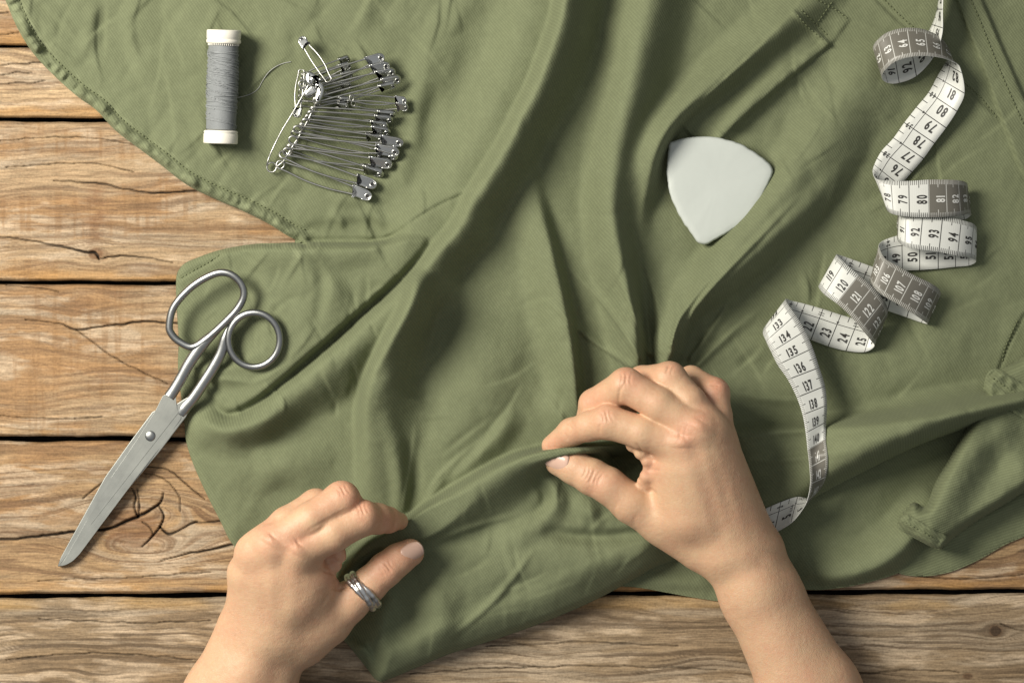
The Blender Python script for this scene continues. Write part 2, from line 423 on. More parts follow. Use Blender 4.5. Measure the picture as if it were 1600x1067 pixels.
# ---------------------------------------------------------------- garment
def stroke(X, Y, Z, pts, pw=1.0, n=6):
    """add a fold: pts rows x, y, height, width on the left of travel, width on the right"""
    p = catmull(np.array(pts, float), n)
    mw = max(p[:, 3].max(), p[:, 4].max())
    msk = (X > p[:, 0].min()-mw) & (X < p[:, 0].max()+mw) & (Y > p[:, 1].min()-mw) & (Y < p[:, 1].max()+mw)
    if not msk.any(): return
    d, side, (h, wl, wr), s = poly_near(X[msk], Y[msk], p[:, :2], p[:, 2:5])
    wdt = np.where(side > 0, wr, wl)
    t = np.clip(d/np.maximum(wdt, .5), 0, 1)
    Z[msk] += h*(0.5+0.5*np.cos(math.pi*t))**pw
def roll(X, Y, Z, pts, n=6, flip=False):
    """a rolled fold: pts rows x, y, height, soft width, tight width; the listed line is the outer silhouette on the right of travel"""
    p = catmull(np.array(pts, float), n)
    T = np.gradient(p[:, :2], axis=0); T /= np.linalg.norm(T, axis=1, keepdims=True)
    sg = -1.0 if flip else 1.0
    nr = np.column_stack([-T[:, 1], T[:, 0]])*sg          # towards the tight side
    c = p[:, :2]-nr*p[:, 4:5]
    mw = max(p[:, 3].max(), p[:, 4].max())
    msk = (X > c[:, 0].min()-mw) & (X < c[:, 0].max()+mw) & (Y > c[:, 1].min()-mw) & (Y < c[:, 1].max()+mw)
    d, side, (h, wl, wr), s = poly_near(X[msk], Y[msk], c, p[:, 2:5])
    tight = side*sg > 0
    t = np.clip(d/np.maximum(np.where(tight, wr, wl), .5), 0, 1)
    Z[msk] += h*np.where(tight, 0.5+0.5*np.cos(math.pi*t**1.7), 0.5+0.5*np.cos(math.pi*t))
def inside_dist(X, Y, poly):
    """signed distance, positive inside, and direction to the nearest boundary point"""
    P = np.vstack([poly, poly[:1]])
    best = np.full(X.shape, 1e18); nxp = np.zeros(X.shape); nyp = np.zeros(X.shape); ins = np.zeros(X.shape, bool)
    for i in range(len(P)-1):
        ax, ay = P[i]; bx, by = P[i+1]; dx, dy = bx-ax, by-ay; l2 = dx*dx+dy*dy+1e-9
        t = np.clip(((X-ax)*dx+(Y-ay)*dy)/l2, 0, 1); qx = ax+t*dx; qy = ay+t*dy
        d2 = (X-qx)**2+(Y-qy)**2; m = d2 < best
        best = np.where(m, d2, best); nxp = np.where(m, qx, nxp); nyp = np.where(m, qy, nyp)
        c = ((ay > Y) != (by > Y))
        xi = ax + (Y-ay)*dx/(dy if abs(dy) > 1e-9 else 1e-9)
        ins ^= (c & (X < xi))
    d = np.sqrt(best)
    return np.where(ins, d, -d), nxp, nyp
def sheet(name, outline, zfun, step=2.6, mat=None, parent=None, edge=9, thick=3.2, smooth_n=4, label=None, drop=None):
    O = catmull(np.array(outline, float), smooth_n, True)
    x0, y0 = O.min(0)-step*2; x1, y1 = O.max(0)+step*2
    xs = np.arange(x0, x1, step); ys = np.arange(y0, y1, step)
    X, Y = np.meshgrid(xs, ys)
    sd, qx, qy = inside_dist(X, Y, O)
    near = (sd <= 0) & (sd > -step*1.45)
    X2 = np.where(near, qx, X); Y2 = np.where(near, qy, Y); d = np.maximum(sd, 0)
    Z = zfun(X2, Y2, d)
    keep = (sd > -step*1.45)
    cell = keep[:-1, :-1] & keep[1:, :-1] & keep[1:, 1:] & keep[:-1, 1:]
    good = (sd > 0)
    anyin = good[:-1, :-1] | good[1:, :-1] | good[1:, 1:] | good[:-1, 1:]
    cell &= anyin
    idx = np.arange(X.size).reshape(X.shape)
    q = np.stack([idx[:-1, :-1], idx[1:, :-1], idx[1:, 1:], idx[:-1, 1:]], -1)[cell]
    used = np.unique(q); rem = -np.ones(X.size, int); rem[used] = np.arange(len(used))
    q = rem[q]
    P = np.stack([X2, Y2, Z], -1).reshape(-1, 3)[used]
    # underside of the edge: outline pushed down by the cloth thickness
    e0 = np.sort(np.stack([q.ravel(), np.roll(q, -1, 1).ravel()], -1), 1)
    un, inv, cnt = np.unique(e0, axis=0, return_inverse=True, return_counts=True)
    inv = inv.ravel()
    dirE = np.stack([q.ravel(), np.roll(q, -1, 1).ravel()], -1)[cnt[inv] == 1]
    bv = np.unique(dirE); rb = {int(v): i+len(P) for i, v in enumerate(bv)}
    B = P[bv].copy(); B[:, 2] = B[:, 2]-thick if drop is None else np.minimum(B[:, 2]-1, drop)
    qq = np.array([(a, rb[int(a)], rb[int(b)], b) for a, b in dirE], int)
    nV = np.concatenate([P, B])
    o = px_obj(name, nV, np.concatenate([q, qq[:, ::-1][:, [0,1,2,3]] if False else np.array([(b, a2, a1, a) for a, a1, a2, b in qq])]), mat, parent)
    if label: o['label'] = label
    return o, (X, Y, Z, sd, used)
exec_later = []

# outlines (px)
HEM = [(-70, -130), (-20, -58), (8, 0), (26, 42), (52, 84), (88, 122), (122, 152), (150, 172), (180, 204), (214, 230), (250, 257), (292, 289), (340, 313), (380, 330), (420, 350), (452, 370), (478, 381)]
CTOP = [(462, 379), (430, 380), (400, 381), (365, 386), (335, 393), (305, 404), (288, 412), (278, 424), (275, 440)]
LEFT = [(276, 480), (279, 530), (278, 575), (283, 620), (288, 660), (291, 690), (302, 725), (322, 770), (345, 815), (366, 853), (420, 900), (475, 960), (520, 990), (540, 1003), (556, 1022), (572, 1042), (584, 1058), (592, 1064)]
BOT = [(604, 1062), (650, 1043), (700, 1022), (760, 1003), (830, 979), (890, 955), (940, 932), (985, 908), (1030, 884), (1085, 868), (1140, 850), (1195, 822), (1250, 790), (1300, 762), (1350, 737), (1400, 712), (1450, 690), (1500, 672), (1545, 655), (1600, 640), (1690, 620)]
MAIN = HEM + CTOP + LEFT + BOT + [(1690, -130)]
SIL = [(872, -60, 60, 80, 9), (859, 0, 62, 84, 9), (853, 30, 62, 84, 9), (835, 82, 62, 84, 9), (816, 131, 60, 78, 9), (797, 169, 58, 74, 9), (775, 214, 56, 72, 9), (741, 270, 54, 72, 9), (719, 304, 52, 72, 9), (700, 343, 50, 74, 10), (670, 379, 50, 70, 10), (650, 404, 48, 70, 10), (629, 428, 50, 66, 9),
       (600, 456, 50, 70, 9), (544, 504, 50, 70, 9), (510, 535, 48, 70, 9), (478, 562, 46, 66, 10), (440, 592, 42, 60, 10), (405, 622, 38, 50, 11), (375, 640, 32, 44, 11), (352, 646, 24, 34, 12), (334, 634, 12, 26, 14), (322, 612, 0, 18, 16)]
def main_z(X, Y, d, detail=True):
    Z = 9 + np.zeros_like(X)
    # the roll and the lower left flap: high ground left of SIL
    roll(X, Y, Z, [(x+3, y, (h-4)*1.0, (wl-24 if y < 400 else wl), 8+22*min(1, h/50)) for x, y, h, wl, wr in SIL])
    # ground falls away to the right of the roll
    ds, sds, _, _ = poly_near(X, Y, np.array([(p[0], p[1]) for p in SIL[:14]], float))
    Z += 30*np.where(sds > 0, 0.5+0.5*np.cos(math.pi*np.clip(ds/170, 0, 1)), np.exp(-(ds/40)**2))*sstep(520, 360, Y)*sstep(560, 640, X)
    # left soft plateau of the flap under the scissors
    m = 1-sstep(372, 384, Y)
    cover = sstep(379, 388, Y+0.02*(X-480))*(X < 660)
    cover = np.clip(cover, 0, 1)
    # flap region polygon (C): its own lift above the hem layer
    CP = np.array([(270, 425), (300, 402), (365, 385), (430, 379), (480, 380), (540, 381), (600, 380), (640, 370), (668, 378), (629, 428), (544, 504), (478, 562), (405, 622), (352, 644), (322, 612), (285, 640), (262, 560), (262, 480)], float)
    sd, _, _ = inside_dist(X, Y, catmull(CP, 3, True))
    Z += 30*sstep(-5, 6, sd)*sstep(250, 420, X)*sstep(720, 560, X) * (0.35+0.65*sstep(250, 480, X))
    # --- flap C relief
    stroke(X, Y, Z, [(600, 386, 0, 12, 26), (560, 392, 10, 14, 34), (500, 394, 9, 12, 40), (430, 392, 7, 12, 40), (360, 396, 5, 12, 30), (310, 410, 0, 10, 20)][::-1])
    stroke(X, Y, Z, [(300, 600, 0, 20, 20), (322, 578, 12, 24, 26), (352, 585, 16, 20, 26), (400, 575, 10, 30, 30), (450, 545, 0, 30, 30)])
    stroke(X, Y, Z, [(470, 420, 0, 30, 40), (520, 450, 10, 30, 40), (540, 500, 0, 30, 40)])
    stroke(X, Y, Z, [(486, 400, 0, 12, 16), (505, 440, -6, 14, 18), (500, 480, -4, 14, 18), (490, 520, 0, 12, 12)])
    # --- below the flap: left lower body
    roll(X, Y, Z, [(640, 420, 0, 30, 12), (634, 440, 40, 36, 20), (622, 474, 58, 46, 24), (592, 530, 66, 62, 26), (569, 575, 66, 84, 26), (558, 605, 62, 100, 26), (552, 645, 52, 100, 28), (552, 690, 42, 90, 30), (552, 740, 28, 70, 34), (550, 790, 12, 60, 36), (546, 830, 0, 50, 36)])
    stroke(X, Y, Z, [(300, 640, 0, 26, 30), (318, 664, 20, 28, 40), (350, 676, 26, 26, 46), (390, 668, 20, 26, 50), (430, 650, 8, 24, 50), (460, 630, 0, 20, 40)])
    stroke(X, Y, Z, [(330, 700, 0, 40, 40), (400, 730, 12, 50, 60), (470, 720, 10, 50, 60), (520, 690, 0, 40, 40)])
    stroke(X, Y, Z, [(470, 740, 0, 40, 40), (430, 790, -10, 50, 40), (400, 850, -10, 40, 40), (380, 900, 0, 30, 30)])
    # --- centre basin
    stroke(X, Y, Z, [(640, 430, 0, 30, 60), (690, 520, -4, 40, 60), (700, 620, 0, 40, 60)])
    stroke(X, Y, Z, [(790, 470, 0, 90, 100), (770, 560, 16, 100, 110), (740, 640, 18, 80, 110), (700, 720, 12, 60, 90), (660, 780, 0, 50, 60)])
    stroke(X, Y, Z, [(600, 640, 0, 20, 24), (618, 690, 9, 22, 24), (625, 740, 14, 22, 22), (626, 790, 10, 20, 20), (624, 830, 0, 20, 20)])
    stroke(X, Y, Z, [(640, 690, 0, 14, 20), (648, 740, -8, 16, 20), (650, 800, -6, 16, 20), (650, 840, 0, 14, 20)])
    stroke(X, Y, Z, [(812, 640, 0, 24, 22), (790, 665, 14, 32, 18), (760, 700, 16, 36, 16), (725, 735, 12, 36, 18), (700, 760, 0, 30, 20)])
    stroke(X, Y, Z, [(840, 600, 0, 20, 20), (866, 640, 12, 30, 16), (880, 665, 12, 30, 14), (893, 690, 0, 20, 12)][::-1])
    # --- g1
    stroke(X, Y, Z, [(822, 240, 0, 50, 24), (838, 310, 14, 60, 22), (858, 380, 30, 66, 17), (878, 450, 38, 70, 14), (893, 520, 42, 66, 12), (901, 580, 42, 60, 12), (905, 640, 30, 50, 14), (910, 680, 0, 40, 16)][::-1] and
           [(822, 240, 0, 50, 24), (838, 310, 14, 60, 22), (858, 380, 30, 66, 17), (878, 450, 38, 70, 14), (893, 520, 42, 66, 12), (901, 580, 42, 60, 12), (905, 640, 30, 50, 14), (910, 680, 0, 40, 16)], n=5) if False else None
    stroke_lr(X, Y, Z, [(822, 240, 0, 50, 24), (838, 310, 14, 60, 22), (858, 380, 30, 66, 17), (876, 450, 38, 70, 14), (891, 520, 42, 66, 12), (899, 580, 42, 60, 12), (903, 640, 30, 50, 14), (908, 680, 0, 40, 16)])
    # --- g2
    stroke_lr(X, Y, Z, [(1026, -80, 52, 66, 80), (1014, 0, 54, 68, 80), (1002, 60, 56, 66, 76), (986, 130, 58, 62, 72), (970, 200, 58, 58, 62), (960, 270, 56, 56, 52), (957, 330, 54, 56, 40), (968, 395, 54, 58, 30), (982, 450, 56, 58, 22), (992, 510, 58, 58, 20), (997, 560, 52, 50, 20), (1000, 620, 20, 40, 20), (1000, 660, 0, 30, 20)])
    # --- g3: ridge curling round the chalk
    stroke_lr(X, Y, Z, [(1290, -20, 16, 60, 50), (1240, 24, 28, 60, 44), (1180, 76, 36, 56, 34), (1120, 128, 42, 50, 28), (1075, 166, 48, 46, 24), (1045, 200, 52, 44, 22), (1024, 240, 48, 42, 22), (1010, 290, 34, 40, 26), (1000, 340, 14, 36, 24), (998, 390, 0, 30, 24)])
    stroke_lr(X, Y, Z, [(1280, 70, 0, 26, 30), (1230, 112, 12, 26, 26), (1180, 156, 18, 26, 24), (1140, 196, 16, 24, 24), (1110, 230, 0, 22, 24)])
    # --- g4
    stroke_lr(X, Y, Z, [(1400, 50, 0, 60, 70), (1346, 130, 18, 70, 90), (1296, 200, 30, 70, 100), (1254, 262, 40, 62, 100), (1212, 320, 46, 56, 90), (1160, 385, 50, 54, 70), (1110, 440, 52, 50, 46), (1075, 485, 48, 46, 26), (1052, 530, 50, 40, 24), (1040, 575, 44, 36, 24), (1036, 620, 0, 30, 24)])
    stroke_lr(X, Y, Z, [(1330, 250, 0, 30, 40), (1270, 320, 12, 30, 40), (1200, 385, 16, 28, 36), (1140, 440, 16, 26, 30), (1100, 490, 8, 24, 30), (1080, 530, 0, 24, 30)])
    # between g2 and g4, right of the chalk
    stroke_lr(X, Y, Z, [(1070, 400, 0, 40, 30), (1050, 450, 10, 40, 30), (1030, 510, 14, 30, 24), (1015, 560, 0, 24, 20)])
    # --- right half
    stroke_lr(X, Y, Z, [(1560, 380, 0, 80, 80), (1440, 560, 10, 90, 90), (1350, 600, 8, 80, 80), (1250, 620, 0, 60, 60)])
    stroke(X, Y, Z, [(1330, 170, 0, 40, 40), (1380, 250, -12, 60, 60), (1330, 340, -14, 60, 70), (1240, 430, -12, 50, 70), (1150, 540, 0, 40, 60)])
    stroke(X, Y, Z, [(1140, 560, 0, 40, 40), (1160, 610, -8, 40, 40), (1220, 640, -8, 40, 34), (1310, 640, 0, 30, 30)])
    # h1 crease and the slope below it down to the edge
    stroke(X, Y, Z, [(1120, 690, 0, 24, 100), (1170, 678, 26, 24, 120), (1240, 674, 34, 26, 110), (1320, 668, 36, 26, 95), (1400, 660, 36, 28, 80), (1470, 652, 34, 30, 62), (1540, 640, 30, 34, 50), (1620, 620, 26, 40, 40), (1690, 600, 20, 40, 40)])
    stroke(X, Y, Z, [(1130, 700, 0, 8, 10), (1200, 676, 4, 8, 12), (1280, 670, 5, 7, 12), (1360, 664, 5, 7, 12), (1440, 655, 3, 8, 12), (1500, 650, 0, 8, 12)])
    stroke(X, Y, Z, [(1090, 840, 14, 70, 40), (1180, 806, 20, 70, 30), (1256, 760, 40, 74, 34), (1334, 715, 66, 80, 50), (1412, 678, 70, 66, 50), (1494, 646, 62, 50, 46), (1600, 622, 46, 36, 40)])
    # --- the pinched fold between the two hands (drops steeply on the far side)
    roll(X, Y, Z, flip=True, pts=[(518, 903, 20, 30, 10), (541, 871, 76, 24, 11), (573, 842, 108, 26, 12), (606, 824, 112, 32, 15), (637, 803, 88, 44, 20), (672, 779, 56, 56, 25), (711, 755, 46, 64, 27), (751, 731, 46, 64, 24), (797, 709, 58, 56, 17), (843, 697, 80, 40, 12), (880, 691, 108, 28, 9), (920, 689, 112, 22, 8), (950, 688, 100, 22, 8), (978, 686, 50, 24, 8), (1005, 690, 0, 26, 8)])
    # front panel carried by it: a nearly level tent that turns down at the lower edge
    PP = catmull(np.array([(566, 906), (604, 846), (640, 806), (676, 780), (715, 755), (755, 732), (800, 711), (850, 700), (930, 700), (1000, 720), (1060, 760), (1110, 800), (1110, 850), (1040, 890), (950, 930), (830, 990), (700, 1036), (600, 1080), (560, 1040), (540, 1000)], float), 3, True)
    sdp, _, _ = inside_dist(X, Y, PP)
    farside = sstep(-1, 8, sdp)
    near_fold, _, _, _ = poly_near(X, Y, np.array([(548, 905), (600, 840), (640, 806), (676, 780), (715, 755), (755, 732), (800, 711), (850, 700), (930, 700)], float))
    dn = np.minimum(near_fold, 400)
    Z += np.where(near_fold < sdp+14, farside, 1)*sstep(-6, 60, np.where(near_fold < sdp+14, 60, sdp))*56*sstep(1120, 1000, X)
    stroke(X, Y, Z, [(620, 930, 0, 60, 60), (680, 915, 10, 70, 70), (780, 890, 12, 80, 70), (880, 870, 12, 70, 60), (960, 870, 8, 60, 50), (1040, 860, 0, 50, 40)])
    stroke(X, Y, Z, [(840, 735, 0, 16, 20), (868, 770, 12, 22, 22), (860, 800, 12, 30, 24), (820, 830, 10, 30, 26), (770, 850, 0, 26, 26)])
    stroke(X, Y, Z, [(846, 826, 0, 18, 22), (890, 836, -13, 16, 20), (950, 838, -14, 15, 20), (1010, 828, -10, 15, 18), (1050, 815, 0, 15, 18)])
    stroke(X, Y, Z, [(830, 740, 0, 14, 14), (850, 765, -10, 16, 14), (850, 790, -8, 16, 16), (825, 815, 0, 16, 20)])
    stroke(X, Y, Z, [(905, 770, 0, 20, 20), (920, 800, 12, 26, 22), (945, 820, 0, 22, 20)])
    stroke(X, Y, Z, [(600, 930, 0, 30, 30), (625, 960, -10, 34, 34), (622, 1010, -8, 34, 34), (605, 1050, 0, 24, 24)])
    stroke(X, Y, Z, [(675, 900, 0, 40, 40), (690, 950, 16, 44, 50), (680, 1000, 10, 40, 40), (650, 1040, 0, 34, 30)])
    stroke(X, Y, Z, [(545, 1000, 0, 14, 14), (562, 1010, 18, 10, 30), (574, 1020, 16, 8, 20), (582, 1044, 0, 8, 14)])
    # bottom edge roll
    stroke(X, Y, Z, [(660, 1030, 4, 60, 30), (740, 1000, 14, 60, 26), (820, 974, 18, 60, 24), (900, 942, 20, 60, 22), (960, 914, 20, 60, 22), (1030, 874, 16, 50, 20), (1080, 860, 0, 40, 20)])
    # top-left: T wrinkles, soft
    Tm = sstep(760, 560, X+0.35*Y)*sstep(395, 370, Y)
    crump = np.abs(fbm((X-.4*Y)/110, (Y+.5*X)/210, 1, 2)-.5)*2
    crump2 = np.abs(fbm((X+Y*.6)/80+3, (Y-X*.3)/160, 3, 2)-.5)*2
    Z += Tm*(-(1-crump)**4*3.5 - (1-crump2)**6*2.5 + 16*fbm(X/150, Y/190, 4, 2))
    Rm = 1-Tm
    cr3 = np.abs(fbm(X/150+5, Y/130, 6, 3)-.5)*2
    Z += Rm*(7*(fbm(X/80+2, Y/120, 2, 3)-.5) - 3*(1-cr3)**4)
    stroke(X, Y, Z, [(800, -60, 0, 50, 50), (770, 20, -16, 60, 50), (735, 110, -18, 64, 50), (700, 190, -16, 60, 46), (660, 270, -12, 54, 40), (610, 330, -8, 44, 34), (570, 360, 0, 30, 20)])
    stroke(X, Y, Z, [(470, 366, 0, 20, 10), (505, 370, -17, 32, 9), (550, 371, -20, 36, 9), (600, 369, -17, 32, 9), (640, 358, 0, 20, 10)])
    stroke(X, Y, Z, [(520, 330, 0, 10, 10), (530, 345, 7, 12, 9), (536, 364, 5, 12, 8), (538, 378, 0, 10, 8)])
    stroke(X, Y, Z, [(575, 320, 0, 12, 10), (590, 340, 6, 14, 9), (598, 362, 4, 12, 8), (600, 376, 0, 10, 8)])
    # a few named creases on the upper left flap
    for pts in ([(150, 0, 0, 10, 22), (140, 50, 4, 10, 24), (125, 100, 0, 10, 20)], [(205, 15, 0, 10, 18), (205, 60, 5, 10, 20), (225, 110, 0, 10, 20)], [(545, 60, 0, 10, 24), (570, 20, 5, 10, 24), (590, -30, 4, 10, 24)],
                [(480, 280, 0, 20, 30), (540, 310, 6, 20, 24), (590, 300, 0, 20, 20)], [(700, 20, 0, 30, 40), (660, 120, 8, 30, 40), (640, 200, 0, 30, 30)], [(690, 130, 0, 22, 26), (672, 190, -9, 24, 26), (668, 240, 0, 22, 24)]):
        stroke(X, Y, Z, pts)
    Z = np.maximum(Z, 5+.35*np.minimum(Z, 30)) if False else np.where(Z < 9, 9-5*(1-np.exp(-(9-Z)/5)), Z)
    Z = 8+(Z-8)*(1+.16*(1-sstep(600, 680, Y)*sstep(480, 540, X)*sstep(1150, 1080, X))*(1-sstep(420, 380, X)))
    rl, rs, _, _ = poly_near(X, Y, catmull(np.array([(440, 380), (480, 380.5), (540, 381), (590, 380), (612, 374), (640, 356)], float), 3))
    mk = (rs < 0)*sstep(0, 5, rl)*np.exp(-(rl/46)**2)*sstep(440, 470, X)*sstep(645, 600, X)
    Z -= np.maximum(Z-15, 0)*mk*.9
    if X.ndim == 2:
        for _ in range(1):
            for axx in (0, 1):
                Q = np.pad(Z, [(2, 2) if k == axx else (0, 0) for k in (0, 1)], 'edge'); n_ = Z.shape[axx]
                tk = lambda o: np.take(Q, np.arange(o, o+n_), axis=axx)
                Z = (tk(0)+4*tk(1)+6*tk(2)+4*tk(3)+tk(4))/16
    for pts in CREASES: stroke(X, Y, Z, [(q[0], q[1], q[2]*1.35, q[3]*.9, q[4]) for q in pts], pw=1.3, n=3)
    Z += 1.4*(fbm(X/17, Y/19, 5, 3)-.5)
    gv = (rs < 0)*np.exp(-((rl-4.5)/3.2)**2)*sstep(474, 490, X)*sstep(625, 600, X)
    Z = np.where(gv > 0, np.maximum(Z-17*gv, np.minimum(Z, 1.5)), Z)
    tq = np.clip(((X-100)*.57+(880-Y)*.82)/560, 0, 1.3); pl = 4+tq*tq*50+10*tq
    sq, _, _ = inside_dist(X, Y, np.array([(262, 500), (320, 415), (385, 420), (400, 478), (448, 505), (448, 562), (395, 590), (345, 585), (290, 660), (250, 640)], float))
    lim = pl-6+70*sstep(0, 46, -sq)
    Z = np.where(Z > lim-4, lim-4+4*np.tanh((Z-lim+4)/4*.999), Z)
    # edges
    hem_d, _, _, hs = poly_near(X, Y, catmull(np.array(HEM, float), 3))
    hm = (hem_d < 34)*(Y < 383)*(1-sstep(470, 500, X))
    puck = (3.4*(fbm(hs/15, hem_d/44+3, 2, 3)-.5))
    Z += hm*(1-sstep(6, 24, hem_d))*(5.0 + 8.0*puck*sstep(0, 6, hem_d))
    Z -= hm*4.0*np.exp(-((hem_d-20)/2.8)**2)
    # seams and plackets at the right: raised bands
    for band, hgt in BANDS:
        sdb, _, _ = inside_dist(X, Y, np.array(band, float))
        Z += hgt*sstep(-1.5, 3.0, sdb)
        Z += sstep(-2, 2, sdb)*1.6*np.sin((X*.8-Y*.6)/6.0)*fbm(X/30, Y/30, 4)*sstep(20, 3, np.abs(sdb))
    for ln in GROOVES:
        p = catmull(np.array(ln, float), 4); dd, sdd, _, _ = poly_near(X, Y, p)
        Z -= 3.0*np.exp(-(dd/2.4)**2); Z += 2.2*(sdd > 0)*np.exp(-(dd/16)**2)
    # soft drop at free edges
    e0 = 1.5+34*sstep(1200, 1330, X)*(Y > 560)
    Z = np.where(d < 11, e0+(Z-e0)*np.sqrt(np.clip(1-(1-d/11)**2, 0, 1))*.86 + .14*(Z-e0), Z)
    return Z
rc = random.Random(11)
CREASES = []
def crease(x, y, ang, L, h, ws, wb):
    b = rc.uniform(-.18, .18)*L; dx, dy = math.cos(ang), math.sin(ang)
    CREASES.append([(x-dx*L/2, y-dy*L/2, 0, ws, wb), (x-dy*b*.5, y+dx*b*.5, h, ws, wb), (x+dx*L/2, y+dy*L/2, 0, ws, wb)])
for _ in range(70):      # crumpled hem layer at the upper left
    x, y = rc.uniform(20, 720), rc.uniform(-20, 370)
    if y > 40+x*.78: continue
    crease(x, y, rc.choice([1.2, 1.9, 1.5, .5, 2.3])+rc.uniform(-.3, .3), rc.uniform(50, 170), rc.choice([-1, 1])*rc.uniform(1.2, 3.4), rc.uniform(4, 8), rc.uniform(14, 34))
for _ in range(46):      # flap under the scissors and the body left of centre
    x, y = rc.uniform(290, 620), rc.uniform(395, 640)
    crease(x, y, rc.choice([1.3, 1.6, 2.4, .9])+rc.uniform(-.3, .3), rc.uniform(30, 90), rc.choice([-1, 1])*rc.uniform(1, 2.4), rc.uniform(3, 6), rc.uniform(8, 20))
for _ in range(60):      # right half
    x, y = rc.uniform(1080, 1600), rc.uniform(0, 650)
    crease(x, y, rc.choice([2.3, 2.0, 2.6, .7, 1.2])+rc.uniform(-.3, .3), rc.uniform(50, 150), rc.choice([-1, 1])*rc.uniform(.8, 2.6), rc.uniform(3, 7), rc.uniform(12, 30))
for _ in range(40):      # panel between the hands and the basin above it
    x, y = rc.uniform(640, 1040), rc.uniform(420, 1000)
    crease(x, y, rc.choice([2.5, 2.8, 1.9, 1.5])+rc.uniform(-.3, .3), rc.uniform(40, 120), rc.choice([-1, 1])*rc.uniform(.8, 2.2), rc.uniform(4, 8), rc.uniform(12, 26))
for a in (-2.5, -2.2, -1.95, -1.7, -1.45, -1.2, -.98, -.75):    # gathers running away from the right hand
    x0, y0 = 1040+70*math.cos(a), 610+62*math.sin(a)
    L = rc.uniform(90, 220); b = rc.uniform(-.12, .12)
    CREASES.append([(x0, y0, 5, 5, 12), (x0+L*.5*math.cos(a+b), y0+L*.5*math.sin(a+b), 4.5, 6, 16), (x0+L*math.cos(a-b), y0+L*math.sin(a-b), 0, 6, 20)])
CREASES += [[(1062, 560, 5, 12, 6), (1078, 500, 6, 14, 6), (1120, 442, 6, 14, 6), (1190, 368, 5, 14, 7), (1256, 298, 0, 14, 8)],
 [(1048, 540, 4, 9, 5), (1062, 500, 5, 10, 5), (1100, 448, 4, 10, 5), (1150, 395, 0, 10, 6)],
 [(1146, 612, 0, 6, 14), (1200, 622, 4, 6, 16), (1280, 626, 0, 6, 16)], [(1150, 650, 0, 6, 14), (1220, 652, 5, 6, 16), (1320, 648, 0, 6, 16)], [(1160, 720, 0, 7, 14), (1240, 716, 4, 7, 16), (1330, 700, 0, 7, 16)],
 [(640, 830, 0, 6, 14), (670, 780, 4, 7, 14), (720, 715, 0, 7, 16)], [(630, 800, 0, 6, 12), (640, 740, 4, 7, 12), (650, 660, 0, 6, 14)], [(655, 800, 0, 6, 12), (690, 740, 4, 7, 12), (760, 680, 0, 6, 14)],
 [(640, 870, 0, 10, 8), (720, 830, 3.5, 12, 8), (820, 800, 0, 10, 8)], [(700, 1000, 0, 10, 8), (780, 930, 4, 14, 10), (840, 850, 0, 10, 8)]]
def stroke_lr(X, Y, Z, pts):
    """same, but the third and fourth columns are the image-left and image-right widths of a fold running down"""
    stroke(X, Y, Z, [(x, y, h, r, l) for x, y, h, l, r in pts])
BANDS = [([(1486, -20), (1527, -20), (1560, 60), (1600, 150), (1660, 290), (1700, 400), (1700, 520), (1640, 350), (1590, 255), (1540, 120), (1505, 30)], 9.0),
         ([(1240, 14), (1300, 70), (1262, 100), (1222, 134), (1180, 168), (1146, 200), (1118, 226), (1080, 214), (1060, 190), (1110, 142), (1170, 86)], 6.0),
         ([(1236, 20), (1252, -4), (1300, 10), (1330, 30), (1296, 74), (1262, 50)], 3.0)]
GROOVES = [[(1360, -10), (1400, 30), (1440, 62)], [(1490, 130), (1520, 150), (1556, 180)], [(722, 304), (690, 318), (660, 335), (630, 356), (604, 378)], [(282, 436), (300, 425), (325, 412), (345, 398)],
           [(1298, 70), (1230, 128), (1165, 186)], [(1600, 492), (1575, 540), (1560, 580)]]
# stroke() treats positive side as right-hand side when walking in an image with y down
garment = empty('garment', (900, 500, 0), label='olive green cotton twill garment spread in folds over the wooden table, pinched between two hands', cat='clothing')
o_main, FIELD = sheet('body_panel', MAIN, main_z, 2.6, M_fab, garment)
FX0, FY0 = FIELD[0][0, 0], FIELD[1][0, 0]
def cloth_z(x, y):
    x = np.atleast_1d(np.asarray(x, float)); y = np.atleast_1d(np.asarray(y, float))
    i = np.clip((x-FX0)/2.6, 0, FIELD[2].shape[1]-2); j = np.clip((y-FY0)/2.6, 0, FIELD[2].shape[0]-2)
    i0 = i.astype(int); j0 = j.astype(int); fi = i-i0; fj = j-j0; Zf = np.where(FIELD[3] > 0, FIELD[2], 0)
    return (Zf[j0, i0]*(1-fi)+Zf[j0, i0+1]*fi)*(1-fj)+(Zf[j0+1, i0]*(1-fi)+Zf[j0+1, i0+1]*fi)*fj
# pale wear along the hems and crisp ridges (colour of the cloth itself)
def fade_attr(o):
    n = len(o.data.vertices); a = np.zeros(n)
    co = np.zeros(n*3); o.data.vertices.foreach_get('co', co); co = co.reshape(-1, 3)+np.array(o.parent.location)
    px = co[:, 0]/S+CX; py = CY-co[:, 1]/S
    a = 0.08*sstep(.5, .75, fbm(px/26, py/30, 2, 4))
    hem_d, _, _, _ = poly_near(px, py, catmull(np.array(HEM, float), 2))
    a += .35*(hem_d < 26)*sstep(.45, .65, fbm(px/9, py/9, 3, 3))
    add_attr(o, 'fade', np.clip(a, 0, 1)*.5)
fade_attr(o_main)

